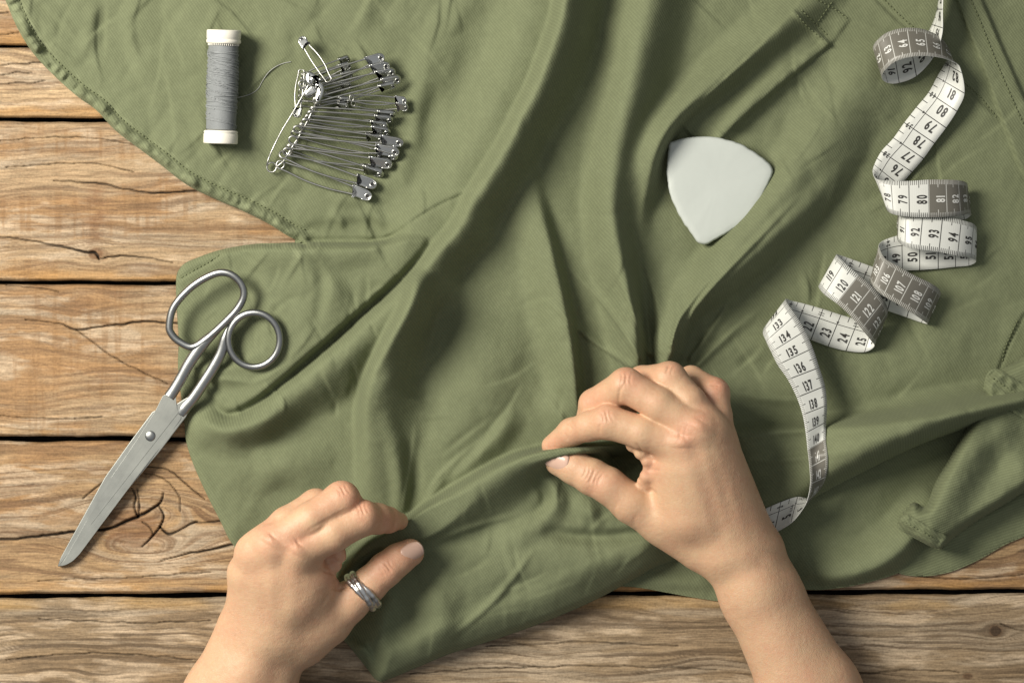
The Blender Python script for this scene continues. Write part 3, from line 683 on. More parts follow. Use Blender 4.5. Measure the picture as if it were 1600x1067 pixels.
def layer(name, outline, base, folds, mat=M_fab, edge=10, label=None, amp=5, seed=3, edge_z=1.5):
    def zf(X, Y, d):
        Z = base + np.zeros_like(X)
        for f in folds: stroke(X, Y, Z, f)
        Z += amp*(fbm(X/60+seed, Y/60, seed, 3)-.5)+1.5*(fbm(X/20, Y/20, 5, 3)-.5)
        return np.where(d < edge, edge_z+(Z-edge_z)*(0.12+.88*np.sqrt(np.clip(1-(1-d/edge)**2, 0, 1))), Z)
    o, f = sheet(name, outline, zf, 2.8, mat, garment, label=label)
    fade_attr(o); return o, zf
# lower right under layer
layer('lower_panel', [(1060, 760), (1150, 840), (1185, 880), (1215, 905), (1262, 921), (1320, 917), (1370, 906), (1410, 892), (1445, 868), (1480, 840), (1540, 760), (1600, 690), (1600, 600), (1400, 600), (1200, 700)], 4,
      [[(1240, 880, 0, 40, 30), (1300, 898, 22, 56, 24), (1360, 886, 36, 60, 26), (1405, 858, 42, 60, 32), (1440, 815, 36, 54, 34), (1470, 770, 0, 50, 30)],
       [(1360, 820, 0, 50, 40), (1400, 790, -6, 40, 30), (1440, 740, 0, 40, 40)]])
layer('back_panel', [(1380, 860), (1400, 893), (1440, 900), (1485, 893), (1530, 874), (1570, 851), (1610, 834), (1690, 800), (1690, 700), (1500, 740)], 4,
      [[(1420, 880, 0, 20, 10), (1440, 860, 3, 20, 14), (1460, 840, 0, 20, 14)], [(1470, 840, 0, 20, 20), (1540, 810, 10, 20, 20), (1600, 780, 6, 20, 20)]], M_fab2)
layer('hem_panel', [(930, 900), (960, 914), (1000, 918), (1045, 926), (1090, 934), (1135, 939), (1180, 930), (1180, 850), (1000, 850)], 3,
      [[(1000, 905, 0, 20, 20), (1060, 910, 6, 20, 16), (1120, 912, 0, 20, 20)]])
# sleeve at the right, lying over everything
SLV = [(1690, 480), (1640, 520), (1600, 556), (1572, 572), (1546, 588), (1536, 606), (1540, 622), (1522, 648), (1500, 686), (1480, 722), (1462, 752), (1446, 790), (1428, 784), (1410, 800), (1403, 816), (1420, 834), (1450, 852), (1470, 857), (1484, 846), (1510, 826), (1540, 806), (1580, 782), (1640, 740), (1690, 700)]
def sleeve_z(X, Y, d):
    Z = 64 + np.zeros_like(X)
    stroke(X, Y, Z, [(1560, 640, 0, 60, 60), (1520, 700, 16, 60, 50), (1480, 770, 18, 50, 36), (1450, 820, 10, 40, 40), (1430, 850, 0, 30, 30)])
    stroke(X, Y, Z, [(1620, 680, 0, 40, 40), (1560, 720, -12, 40, 40), (1530, 760, -6, 40, 40), (1500, 800, 0, 30, 30)])
    stroke(X, Y, Z, [(1590, 600, 0, 40, 40), (1570, 660, 8, 40, 40), (1600, 740, 8, 30, 30), (1640, 760, 0, 30, 30)])
    for bnd in () and ([(1534, 580), (1548, 576), (1640, 640), (1690, 670), (1690, 710), (1600, 650), (1536, 612)], [(1440, 782), (1446, 812), (1478, 838), (1474, 862), (1398, 822), (1404, 796)]):
        sdb, _, _ = inside_dist(X, Y, np.array(bnd, float)); Z += 6*sstep(-1.5, 3, sdb)
    ln, _, _, s = poly_near(X, Y, np.array([(1546, 592), (1600, 632), (1690, 690)], float)); Z -= 2*np.exp(-(ln/2)**2)
    ln, _, _, s2 = poly_near(X, Y, np.array([(1424, 812), (1466, 842)], float)); Z -= 2.4*np.exp(-(ln/2)**2)
    Z += 5*(fbm(X/50, Y/50, 2, 3)-.5)+1.6*(fbm(X/14, Y/14, 5, 3)-.5) + 2.0*np.exp(-(ln/14)**2)*np.sin(s2/4.5)
    return np.where(d < 18, 14+(Z-14)*np.sqrt(np.clip(1-(1-d/18)**2, 0, 1)), Z)
o_s, _ = sheet('sleeve', SLV, sleeve_z, 2.6, M_fab2, garment, drop=2)
fade_attr(o_s)
CUFFS = [[(1537, 610), (1538, 596), (1542, 584), (1554, 575), (1576, 586), (1600, 600), (1650, 630), (1700, 662), (1700, 716), (1650, 684), (1600, 655), (1570, 636), (1547, 621)],
         [(1402, 820), (1406, 811), (1413, 803), (1424, 806), (1442, 817), (1462, 829), (1480, 838), (1477, 848), (1469, 858), (1457, 855), (1432, 842), (1410, 830)]]
for cf in CUFFS:
    def cz(X, Y, d):
        ss, _, _ = inside_dist(X, Y, catmull(np.array(SLV, float), 4, True))
        z = sleeve_z(X, Y, np.maximum(ss, 0)+5)+2.0
        z += 3.0*np.clip(d/2.6, 0, 1)**.5 + 1.4*(fbm(X/12, Y/12, 3, 3)-.5) - 2.0*np.exp(-((d-9)/2.0)**2) + 1.6*np.sin((X+Y*.5)/4.2)*np.exp(-((d-10)/7)**2)*fbm(X/20, Y/20, 3)*2
        return z
    o_c, _ = sheet('cuff', cf, cz, 1.8, M_fab, garment, drop=30); fade_attr(o_c)

# stitching: small thread loops that dip in and out of the cloth
def stitches(path, zf, pitch=6.5, r=.95, lift=.6):
    P = catmull(np.array(path, float), 12); seg = np.linalg.norm(np.diff(P, axis=0), axis=1); s = np.concatenate([[0], np.cumsum(seg)])
    mb = MB(); t = 0
    while t+pitch < s[-1]:
        q = np.linspace(t, t+pitch*.66, 4); x = np.interp(q, s, P[:, 0]); y = np.interp(q, s, P[:, 1])
        z = zf(x, y)+lift+np.array([-1.0, .6, .6, -1.0])
        V, F = tube(np.column_stack([x, y, z]), r, 5); mb.add(V, F); t += pitch
    return mb
allst = MB()
def off(path, o):
    P = catmull(np.array(path, float), 4); T = np.gradient(P, axis=0); T /= np.linalg.norm(T, axis=1, keepdims=True)
    return P + np.column_stack([-T[:, 1], T[:, 0]])*o
hemline = off(HEM, -20)
for path in ([tuple(p) for p in hemline[::4] if p[0] < 486], [(1509, -20), (1530, 30), (1562, 110), (1606, 210)], [(1258, -8), (1300, 12), (1330, 34)],
             [(1246, 24), (1262, 42), (1290, 66)], [(1252, 16), (1298, 60)], [(1300, 4), (1270, 46)], [(1372, -10), (1412, 30), (1440, 52)], [(1496, 120), (1532, 152), (1560, 188)],
             [(283, 434), (300, 424), (325, 410), (346, 396)], [(1590, 500), (1570, 545), (1566, 572)]):
    m = stitches(path, cloth_z); allst.add(m.V, m.F)
def slz(x, y): return sleeve_z(np.atleast_1d(x), np.atleast_1d(y), np.full(np.shape(np.atleast_1d(x)), 40.))
for path in ([(1550, 590), (1600, 622), (1680, 672)], [(1414, 815), (1440, 830), (1470, 847)]):
    m = stitches(path, lambda x, y: slz(x, y)+4.6); allst.add(m.V, m.F)
tag(px_obj('stitching', np.array(allst.V), allst.F, M_stitch, garment), kind='stuff')

# ---------------------------------------------------------------- tailor's chalk
CH = [(1046, 225), (1054, 220.5), (1067, 216), (1090, 214), (1112, 214), (1139, 219), (1157, 225), (1180, 238), (1198, 252), (1206, 261), (1206.5, 272), (1198, 292), (1187, 315), (1178, 333), (1166, 345), (1144, 360), (1124, 372), (1103, 382), (1094, 381), (1088, 376), (1070, 351), (1056, 326), (1046, 301), (1042, 277), (1042.5, 250)]
ch = np.array(CH); chz = float(np.percentile(cloth_z(ch[:, 0]*.85+1120*.15, ch[:, 1]*.85+290*.15), 88))+2
O = catmull(ch, 5, True); O += ((fbm(O[:, 0]/9, O[:, 1]/9, 4, 3)-.5)*2.6)[:, None]*(O-O.mean(0))/80
cc = np.array([1122., 290.]); mb_V = []; mb_F = []
rings = [(1.0, 0), (1.0, 4), (.992, 7.5), (.975, 9.6), (.95, 10.4), (.85, 10.9), (.65, 11.2), (.4, 11.0), (.2, 10.8)]
N = len(O)
for s_, z_ in rings:
    q = cc+(O-cc)*s_
    rel = (q-cc)/80
    zz = chz+z_ + (1.6*(fbm(q[:, 0]/40, q[:, 1]/40, 2)-.5) if z_ > 9 else 0) + rel[:, 0]*2
    mb_V.append(np.column_stack([q, zz]))
V = np.concatenate(mb_V+[np.array([[cc[0], cc[1], chz+10.8]])])
F = [(r*N+i, (r+1)*N+i, (r+1)*N+(i+1) % N, r*N+(i+1) % N) for r in range(len(rings)-1) for i in range(N)]
F += [((len(rings)-1)*N+i, len(V)-1, (len(rings)-1)*N+(i+1) % N) for i in range(N)]
F.append(tuple(range(N)))
chalk = px_obj('tailors_chalk', V, F, mat_simple('chalk', (.51, .545, .51), .5, bumps=(220, .12, .0004), vary=.05, vs=60))
tag(chalk, 'white triangular tailor chalk with rounded corners lying on the green cloth', 'tailor chalk')

# ---------------------------------------------------------------- thread spool
spool_e = empty('thread_spool', (346, 136, 10), label='spool of grey sewing thread with white end caps lying on the green cloth', cat='spool')
A0 = np.array([350., 47.]); A1 = np.array([344.5, 225.])
ax = (A1-A0)/np.linalg.norm(A1-A0); pr = np.array([-ax[1], ax[0]]); Ls = np.linalg.norm(A1-A0)
szc = float(np.mean(cloth_z([350, 345, 347], [80, 200, 140])))+25
def lathe(prof, seg=64, twist=None):
    V = []; F = []
    for (s, r) in prof:
        for k in range(seg):
            q = 2*math.pi*k/seg
            c = A0+ax*s; V.append((c[0]+pr[0]*r*math.cos(q), c[1]+pr[1]*r*math.cos(q), szc+r*math.sin(q)))
    n = len(prof)
    for i in range(n-1):
        for k in range(seg): F.append((i*seg+k, (i+1)*seg+k, (i+1)*seg+(k+1) % seg, i*seg+(k+1) % seg))
    F.append(tuple(range(seg))); F.append(tuple((n-1)*seg+k for k in range(seg-1, -1, -1)))
    return V, F
capm = [(0, 17), (0, 25.4), (.8, 26.6), (2, 27), (13.5, 27), (14.5, 26.2), (15.2, 26.2), (16.2, 27.2), (20, 27.2), (21.3, 26), (22, 24), (22, 15)]
px_obj('end_cap', *lathe(capm), M_white_plastic, spool_e)
capb = [(Ls, 17), (Ls, 25.4), (Ls-.8, 26.6), (Ls-2, 27), (Ls-15, 27), (Ls-16, 26.2), (Ls-17, 26.2), (Ls-18, 27), (Ls-20, 26.4), (Ls-21, 24), (Ls-21, 15)]
px_obj('end_cap', *lathe(capb[::-1]), M_white_plastic, spool_e)
px_obj('end_recess_shade', *lathe([(Ls+.05, 1), (Ls+.1, 15.5), (Ls+.15, 1)]), M_dark, spool_e)  # flat dark disc on the closed cap end, painting a recess's shade
teeth = MB()
for k in range(46):
    q = 2*math.pi*k/46; c = A0+ax*22
    a = np.array([c[0]+pr[0]*23.8*math.cos(q), c[1]+pr[1]*23.8*math.cos(q), szc+23.8*math.sin(q)]); d3 = np.array([ax[0], ax[1], 0])
    teeth.add(*tube(np.array([a-d3, a+d3*3.0]), .85, 5))
px_obj('cap_teeth', np.array(teeth.V), teeth.F, M_white_plastic, spool_e)
M_thread = mat_simple('grey_thread', (.25, .265, .27), .55, bumps=(900, .3, .0001), vary=.16, vs=120)
px_obj('spool_core', *lathe([(20, 21), (60, 22), (110, 22), (Ls-19, 21)]), M_thread, spool_e)
wind = MB(); rng = random.Random(4)
def winding(s0, s1, turns, r0, rad, ph=0, wob=0):
    n = int(turns*26); P = []
    for i in range(n+1):
        t = i/n; q = ph+2*math.pi*turns*t; s = s0+(s1-s0)*t + wob*math.sin(t*7)
        body = 23.4 + .9*math.sin((s-20)/(Ls-40)*math.pi)
        r = body+r0; c = A0+ax*s
        P.append((c[0]+pr[0]*r*math.cos(q), c[1]+pr[1]*r*math.cos(q), szc+r*math.sin(q)))
    wind.add(*tube(P, rad, 4, cap=False))
winding(23, Ls-22, 86, -.9, 1.05)
for i in range(22):
    s0 = rng.uniform(24, Ls-60); winding(s0, s0+rng.uniform(18, 50)*rng.choice([1, 1, -.3]), rng.uniform(1, 2.2), .4, .8, rng.uniform(0, 6), 1)
for i in range(9):
    s0 = rng.uniform(30, Ls-90); winding(s0, s0+rng.uniform(40, 66), rng.uniform(.8, 1.2), .9, .75, rng.uniform(0, 6), 2)
px_obj('thread_winding', np.array(wind.V), wind.F, M_thread, spool_e)
lt = np.array([(368, 153), (380, 151), (394, 146), (404, 138), (410, 127), (420, 113), (432, 104), (444, 99), (455, 97)], float)
lp = catmull(lt, 6); lz = cloth_z(lp[:, 0], lp[:, 1])+1.0; lz[:8] += np.linspace(14, 1, 8)
px_obj('loose_thread', *tube(np.column_stack([lp, lz]), .6, 5), mat_simple('loose_grey_thread', (.42, .43, .40), .6), spool_e)

# ---------------------------------------------------------------- scissors
sc = empty('scissors', (235, 681, 4), label='silver steel tailoring scissors lying partly on wood and partly on the green cloth', cat='scissors')
def scz(q):
    """the tool lies as one stiff piece: height of its mid plane grows from the tip to the loops"""
    q = np.atleast_2d(q); t = np.clip(((q[:, 0]-100)*.57+(880-q[:, 1])*.82)/560, 0, 1)
    return 4 + t*t*50 + 10*t
def slab(name, outline, z0, z1, mat, bev=1.6, n=4):
    V, F = prism(catmull(np.array(outline, float), n, True), z0, z1, bev, lambda R: scz(R))
    return px_obj(name, V, F, mat, sc)
def sharp(outline):  # keep corners: repeat with small offsets
    out = []
    P = np.array(outline, float)
    for i in range(len(P)):
        a, b, c = P[i-1], P[i], P[(i+1) % len(P)]
        u1 = (a-b); u2 = (c-b); l1 = np.linalg.norm(u1); l2 = np.linalg.norm(u2)
        out += [b+u1/l1*min(2.2, l1*.3), b+u2/l2*min(2.2, l2*.3)]
    return out
back_blade = [(262, 640), (290, 622), (300, 618), (292, 650), (250, 705), (200, 765), (150, 826), (112, 872), (99, 883), (89.5, 885.5), (95, 870), (164, 745), (204, 689), (239, 642)]
V, F = prism(np.array(sharp(back_blade)), -2.5, 3.2, .8, lambda R: scz(R)); px_obj('blade', V, F, M_blade, sc)
front_blade = [(255, 617), (274, 614), (277, 640), (284, 653), (261, 685), (210, 751), (156, 823), (124, 866), (114, 876), (104, 882), (94, 884.5), (101.5, 873), (172.5, 747), (211, 691), (242, 643)]
V, F = prism(np.array(sharp(front_blade)), 3.4, 4.5, .3, lambda R: scz(R)); px_obj('blade', V, F, M_blade, sc)
# large loop with its shank
def ztube(P2, r, zoff, flat, name, closed, seg=14, mb=None):
    P2 = np.asarray(P2, float); z = scz(P2)+zoff
    return tube(np.column_stack([P2, z]), r, seg, closed, flat)
loop = catmull([(264.5, 508), (272, 479), (300, 448), (334, 428.5), (357, 427.5), (375, 441), (381, 460), (372, 481), (350, 505), (322, 530), (301, 542), (281, 534.5), (268, 522)], 10, True)
mb = MB(); mb.add(*ztube(loop, 6.0, 3, .8, '', True))
sh = catmull([(352, 503), (335, 520), (318, 536), (306, 552), (293, 572), (281, 594), (270, 612), (264.5, 620)], 8)
mb.add(*ztube(sh, np.interp(np.linspace(0, 1, len(sh)), [0, .15, .3, .5, .8, 1], [4.4, 6.5, 9.5, 9.0, 8.6, 9.2]), 2.6, .55, '', False, 16))
px_obj('handle', np.array(mb.V), mb.F, M_cast, sc)
mb = MB()
ang = np.linspace(0, 2*math.pi, 72, endpoint=False)
ring = np.column_stack([397+40.2*np.cos(ang)+3*np.sin(ang)*0, 531+42.6*np.sin(ang)])
mb.add(*ztube(ring, 5.6, 3, .8, '', True))
sh2 = catmull([(360, 508), (352, 528), (345, 552), (333, 575), (317, 600), (302, 622), (290, 636), (282, 648)], 8)
mb.add(*ztube(sh2, np.interp(np.linspace(0, 1, len(sh2)), [0, .15, .4, .7, .9, 1], [4.0, 7.4, 8.6, 8.6, 9.5, 8]), .6, .55, '', False, 16))
px_obj('handle', np.array(mb.V), mb.F, M_cast, sc)
rv = []; rF = []
prof = [(8.2, 4.9), (8.2, 6.0), (7.6, 6.8), (6.2, 7.4), (3.4, 8.0), (.6, 8.2)]
z0 = float(scz([(235, 681)])[0])
for r_, z_ in prof:
    for k in range(28): rv.append((235+r_*math.cos(2*math.pi*k/28), 681+r_*math.sin(2*math.pi*k/28), z0+z_))
for i in range(len(prof)-1):
    for k in range(28): rF.append((i*28+k, i*28+(k+1) % 28, (i+1)*28+(k+1) % 28, (i+1)*28+k))
rF.append(tuple(range((len(prof)-1)*28, len(prof)*28)))
px_obj('rivet', np.array(rv), rF, M_cast, sc)

# ---------------------------------------------------------------- safety pins
# canonical pin in metres: coil at the origin, clasp towards +x, length 1 unit = S*150
def pin_meshes():
    c = []
    wr = 1.45
    P = [(122, -5.5, 0), (80, -6.8, 0), (40, -6.6, 0), (10, -5.6, 0), (0, -6, 0)]
    P = list(map(tuple, catmull(P, 6)))
    for i in range(1, 34):
        q = -math.pi/2 - i/33*2*math.pi*1.5
        P.append((6*math.cos(q), 6*math.sin(q), i/33*2.8))
    P2 = catmull([(0, 6, 2.8), (14, 6.6, 2.2), (45, 10.0, 1.2), (80, 9.8, .6), (110, 6.6, 0), (130, 4.0, 0)], 6)
    P += list(map(tuple, P2[1:]))
    V, F = tube(np.array(P), wr, 7)
    body = raw_obj('wire', np.array(V)*S*[1, -1, 1], F, M_pin)
    # clasp: folded sheet, open towards the wires, with rounded end and two wings
    outl = catmull([(116, -9.5), (126, -8.8), (138, -8.6), (146, -7.4), (150.5, -3), (151, 2), (147, 7), (140, 8.4), (128, 7.8), (120, 9.5), (124, 3), (121, 0), (118, -4)], 5, True)
    V, F = prism(outl, -2.6, 2.9, 1.9)
    mb = MB(); mb.add(V, F)
    mb.add(*tube([(144+3.6*math.cos(a), .4+3.6*math.sin(a), 3.0) for a in np.linspace(0, 2*math.pi, 16, endpoint=False)], 1.1, 6, True))
    mb.add(*tube(catmull([(119, -8.4, 1), (132, -7.6, 2.2), (142, -7.0, 2.4), (148.6, -3.4, 2.2), (149.4, 1.6, 2.2), (146, 6, 2.2), (136, 7.4, 2)], 4), 1.5, 6))
    cl = raw_obj('clasp', np.array(mb.V)*S*[1, -1, 1], mb.F, M_clasp)
    hV = [(144+2.5*math.cos(a), .4+2.5*math.sin(a), 3.15) for a in np.linspace(0, 2*math.pi, 14, endpoint=False)]
    ho = raw_obj('clasp_hole_shade', np.array(hV)*S*[1, -1, 1], [tuple(range(13, -1, -1))], M_dark)  # flat disc over solid clasp; its dark colour paints the hole's shade
    return body, cl, ho
def pz(zx, zy): return 300+zx/3.335, 20+zy/3.335
PINS = [ # coil zx,zy, clasp end zx,zy, roll deg, height, look
 (462, 792, 938, 962, 8, 6, 'safety pin lowest in the fan, clasp nearest the hem'),
 (476, 742, 962, 905, -20, 10, 'safety pin second lowest in the fan, clasp behind the lowest one'),
 (498, 722, 1045, 790, 34, 12, 'safety pin with a bright clasp just above the gap in the fan'),
 (512, 700, 1000, 842, 60, 5, 'safety pin lying under the third clasp from the bottom'),
 (528, 662, 1082, 728, 24, 12, 'safety pin with the fourth clasp up from the bottom of the fan'),
 (540, 628, 1074, 752, 50, 6, 'safety pin half hidden just under the fourth clasp up'),
 (552, 606, 1104, 678, 30, 16, 'safety pin reaching farthest right in the lower fan'),
 (574, 588, 1000, 660, 62, 10, 'safety pin in the stack whose dark clasp ends farthest left'),
 (590, 566, 1034, 622, 52, 14, 'safety pin in the middle of the tight stack of dark clasps'),
 (604, 548, 1024, 592, 48, 12, 'safety pin just above the middle of the tight stack of clasps'),
 (618, 524, 1048, 556, 60, 15, 'safety pin second from the top of the tight stack of clasps'),
 (632, 500, 1062, 528, 72, 17, 'safety pin topmost in the lower fan, seen on its narrow side'),
 (842, 470, 1128, 494, 40, 9, 'short safety pin at right lying under the shiny short one'),
 (832, 444, 1118, 462, 14, 15, 'short shiny safety pin apart at the right of the pile'),
 (655, 474, 1064, 372, 66, 22, 'safety pin lowest in the upper fan slanting up right'),
 (648, 456, 1088, 342, 44, 24, 'safety pin of the upper fan with its clasp farthest right'),
 (606, 420, 1060, 304, 40, 20, 'safety pin third from the top of the upper fan'),
 (590, 398, 1030, 270, 34, 24, 'safety pin next below the top one of the upper fan'),
 (574, 372, 1002, 228, 16, 28, 'safety pin on top of the upper fan with a bright notched clasp'),
 (580, 330, 822, 236, 56, 8, 'short safety pin uppermost in the dark back row'),
 (576, 352, 828, 272, 46, 10, 'short safety pin second from the top in the dark back row'),
 (570, 382, 838, 316, 60, 8, 'short safety pin in the middle of the dark back row'),
 (566, 412, 832, 372, 50, 6, 'short safety pin low in the dark back row under the upper fan'),
 (562, 440, 826, 456, 62, 6, 'short safety pin nearly level, lowest of the dark back row'),
 (560, 470, 818, 488, 60, 5, 'short safety pin squeezed between the back row and the lower fan'),
 (712, 352, 566, 130, 4, 30, 'small safety pin pointing up left above the pile'),
 (574, 308, 546, 548, 30, 26, 'short safety pin pointing down at the left side of the pile'),
]
body, clasp, hole_shade = pin_meshes()
pin_grp = 'steel safety pins strung together in a pile on the cloth'
for i, (cx_, cy_, hx, hy, roll, h, look) in enumerate(PINS):
    (x0, y0), (x1, y1) = pz(cx_, cy_), pz(hx, hy)
    L = math.hypot(x1-x0, y1-y0); s = L/151.0
    zc = float(cloth_z(x0, y0)[0]); zh = float(cloth_z(x1, y1)[0])
    e = bpy.data.objects.new('safety_pin', None); col.objects.link(e); e.empty_display_size = .01
    k = min(1.0, max(s, .72))
    A = W(np.array([x0, y0, zc+3+h])); B = W(np.array([x1, y1, zh+5+h*.65]))
    xd = Vector(B-A); ln = xd.length; xd.normalize(); yd = Vector((0, 0, 1)).cross(xd).normalized(); zd = xd.cross(yd)
    R = Matrix((xd, yd, zd)).transposed()
    R = R @ Matrix.Rotation(math.radians(roll), 3, 'X')
    sx = ln/(151*S); sy = (.92 if L > 110 else .82)*(1.12 if i < 5 else 1)
    e.matrix_world = Matrix.Translation(Vector(A)) @ R.to_4x4() @ Matrix.Diagonal((sx, sy, sy, 1))
    tag(e, 'steel '+look if look.split()[0] in ('fan','pin') and False else 'steel '+look, 'safety pin', pin_grp)
    for src in (body, clasp, hole_shade):
        c = src if i == 0 else src.copy()
        if i: col.objects.link(c)
        c.parent = e
# the long pin that carries the others, sprung open round their coils
(cx0, cy0) = pz(415, 806)
bp = empty('safety_pin', (cx0, cy0, 12), label='large open steel safety pin threaded through the coils of the others', cat='safety pin', group=pin_grp)
def lift(P, add):
    P = np.asarray(P, float); z = cloth_z(P[:, 0], P[:, 1]); return np.column_stack([P, z+add])
outer = [pz(*p) for p in [(610, 372), (560, 462), (520, 530), (470, 612), (425, 700), (396, 770), (390, 806)]]
circ = [pz(415+25*math.cos(a), 806+25*math.sin(a)) for a in np.linspace(math.pi, math.pi*4.0, 26)]
inner = [pz(*p) for p in [(440, 802), (478, 772), (520, 704), (560, 640), (600, 568), (632, 500), (660, 430)]]
oc = catmull(outer, 6); ic = catmull(inner, 6)
path = np.concatenate([oc, circ[1:-1], ic]); zz = np.concatenate([np.linspace(34, 8, len(oc)), np.linspace(8, 10, len(circ)-2), np.linspace(10, 24, len(ic))])
V, F = tube(lift(path, zz), 1.35, 8); px_obj('wire', V, F, M_pin, bp)
teard = catmull([pz(*p) for p in [(640, 350), (672, 362), (690, 392), (684, 432), (662, 470), (644, 468), (640, 440), (650, 405), (634, 392), (640, 378)]], 5, True)
zt = float(cloth_z(*pz(660, 400))[0])+30
V, F = prism(teard, zt, zt+9, 3.4); px_obj('clasp', V, F, M_clasp, bp)
cap2 = catmull([pz(*p) for p in [(600, 308), (626, 310), (668, 338), (674, 352), (656, 358), (640, 352), (626, 378), (600, 372), (588, 340)]], 5, True)
V, F = prism(cap2, zt+3, zt+13, 4.0); px_obj('clasp', V, F, M_clasp, bp)
cap3 = catmull([pz(*p) for p in [(586, 418), (620, 380), (640, 384), (650, 410), (622, 430), (596, 436)]], 5, True)
V, F = prism(cap3, zt-2, zt+5, 2.5); px_obj('clasp', V, F, M_clasp, bp)

# ---------------------------------------------------------------- measuring tape
ST = [(50, (1478, -95, 60), (1474, -95, 16)), (52, (1475, -40, 62), (1470, -40, 16)), (54, (1473, 15, 60), (1464, 15, 14)), (55.4, (1472, 55, 46), (1453, 46, 6)), (57, (1457, 92, 22), (1440, 58, 4)),
 (58, (1432, 119, 10), (1422, 68, 6)), (59, (1405, 130, 8), (1396, 78, 8)), (60, (1387, 130, 14), (1374, 82, 16)), (61, (1378, 122, 32), (1364, 76, 30)), (62, (1383, 110, 54), (1371, 63, 42)),
 (63, (1400, 96, 68), (1389, 50, 48)), (64, (1424, 89, 76), (1417, 44, 50)), (65, (1450, 88, 74), (1445, 47, 46)), (66, (1472, 91, 66), (1469, 59, 36)), (67, (1489, 97, 54), (1484, 80, 18)),
 (67.7, (1500, 106, 46), (1480, 93, 8)), (69, (1507, 146, 32), (1464, 121, 4)), (70, (1495, 174, 24), (1451, 145, 4)), (71, (1478, 200, 18), (1432, 168, 4)), (72, (1460, 224, 14), (1413, 192, 5)),
 (73, (1443, 248, 10), (1396, 216, 7)), (74, (1425, 269, 8), (1377, 237, 10)), (75, (1406, 290, 10), (1366, 258, 16)), (76, (1388, 308, 22), (1364, 270, 28)), (77, (1385, 326, 40), (1370, 280, 42)),
 (78, (1396, 335, 52), (1392, 283, 52)), (79, (1421, 339, 58), (1420, 283, 58)), (80, (1452, 340, 60), (1451, 281, 60)), (81, (1480, 339, 56), (1478, 281, 56)), (82, (1501, 337, 46), (1497, 282, 46)),
 (83, (1513, 334, 28), (1509, 285, 30)), (84, (1517, 336, 12), (1511, 292, 12)), (85, (1507, 343, 5), (1500, 300, 4)), (86, (1482, 345, 4), (1478, 302, 4)), (88, (1424, 352, 4), (1424, 308, 4)),
 (89.2, (1404, 366, 12), (1404, 320, 12)), (90, (1403, 376, 28), (1405, 330, 28)), (91, (1414, 385, 46), (1416, 336, 44)), (92, (1437, 390, 55), (1442, 335, 50)), (93, (1467, 394, 55), (1473, 338, 50)),
 (94, (1496, 400, 49), (1502, 344, 45)), (95, (1517, 403, 34), (1521, 350, 32)), (96, (1525, 409, 17), (1526, 360, 15)), (97, (1514, 415, 7), (1514, 370, 5)), (98, (1493, 417, 4), (1493, 366, 4)),
 (99, (1466, 420, 4), (1466, 364, 4)), (100, (1437, 422, 4), (1437, 364, 4)), (101, (1410, 423, 5), (1409, 367, 5)), (102, (1387, 424, 11), (1387, 373, 11)), (103, (1366, 430, 24), (1375, 380, 24)),
 (104, (1359, 438, 41), (1374, 388, 41)), (105, (1364, 448, 54), (1383, 404, 54)), (106, (1380, 462, 60), (1402, 415, 58)), (107, (1404, 476, 59), (1428, 430, 56)), (108, (1428, 491, 51), (1453, 442, 47)),
 (109, (1444, 502, 35), (1467, 452, 33)), (110, (1449, 506, 17), (1469, 462, 17)), (111, (1440, 504, 7), (1455, 462, 7)), (112, (1417, 496, 4), (1430, 445, 4)), (113.3, (1378, 482, 4), (1394, 428, 4)),
 (115, (1338, 462, 5), (1358, 415, 6)), (116, (1311, 452, 8), (1333, 406, 8)), (117, (1291, 446, 16), (1316, 400, 14)), (118, (1279, 447, 32), (1307, 398, 30)), (119, (1288, 460, 49), (1319, 410, 48)),
 (120, (1307, 474, 59), (1342, 430, 57)), (121, (1328, 493, 61), (1363, 448, 59)), (122, (1346, 514, 55), (1381, 469, 53)), (123, (1360, 531, 40), (1387, 486, 39)), (124, (1366, 541, 20), (1382, 500, 20)),
 (125, (1351, 550, 7), (1364, 507, 7)), (126, (1322, 548, 4), (1341, 500, 4)), (127, (1294, 541, 4), (1314, 492, 4)), (128, (1267, 531, 4), (1286, 483, 4)), (129, (1240, 520, 5), (1258, 475, 5)),
 (130, (1216, 510, 11), (1238, 470, 10)), (131, (1199, 507, 26), (1228, 467, 26)), (132, (1192, 519, 43), (1230, 474, 42)), (133, (1197, 533, 55), (1243, 492, 53)), (134, (1205, 550, 60), (1258, 517, 58)),
 (135, (1215, 570, 60), (1270, 544, 55)), (136, (1231, 593, 56), (1280, 574, 47)), (137, (1245, 621, 50), (1289, 603, 36)), (138, (1254, 648, 46), (1292, 633, 34)), (139, (1259, 676, 46), (1291, 659, 28)),
 (140, (1262, 703, 50), (1290, 686, 26)), (141, (1265, 730, 52), (1293, 715, 24)), (142, (1266, 756, 48), (1291, 744, 20)), (143, (1261, 782, 42), (1280, 766, 15)), (144, (1251, 800, 32), (1265, 778, 8)),
 (145, (1236, 817, 22), (1246, 776, 2)), (146, (1210, 832, 12), (1220, 784, 2)), (147, (1182, 840, 8), (1190, 796, 3)), (149, (1130, 850, 6), (1135, 805, 6))]
us = np.array([s[0] for s in ST]); A_ = np.array([s[1] for s in ST], float); B_ = np.array([s[2] for s in ST], float)
def basez(P):
    z = np.maximum(cloth_z(P[:, 0], P[:, 1]), 6)
    return z
bz = (basez(A_)+basez(B_)+basez((A_+B_)/2))/3
bz = np.convolve(np.pad(bz, 4, 'edge'), np.ones(9)/9, 'valid')
A_[:, 2] += bz+1; B_[:, 2] += bz+1
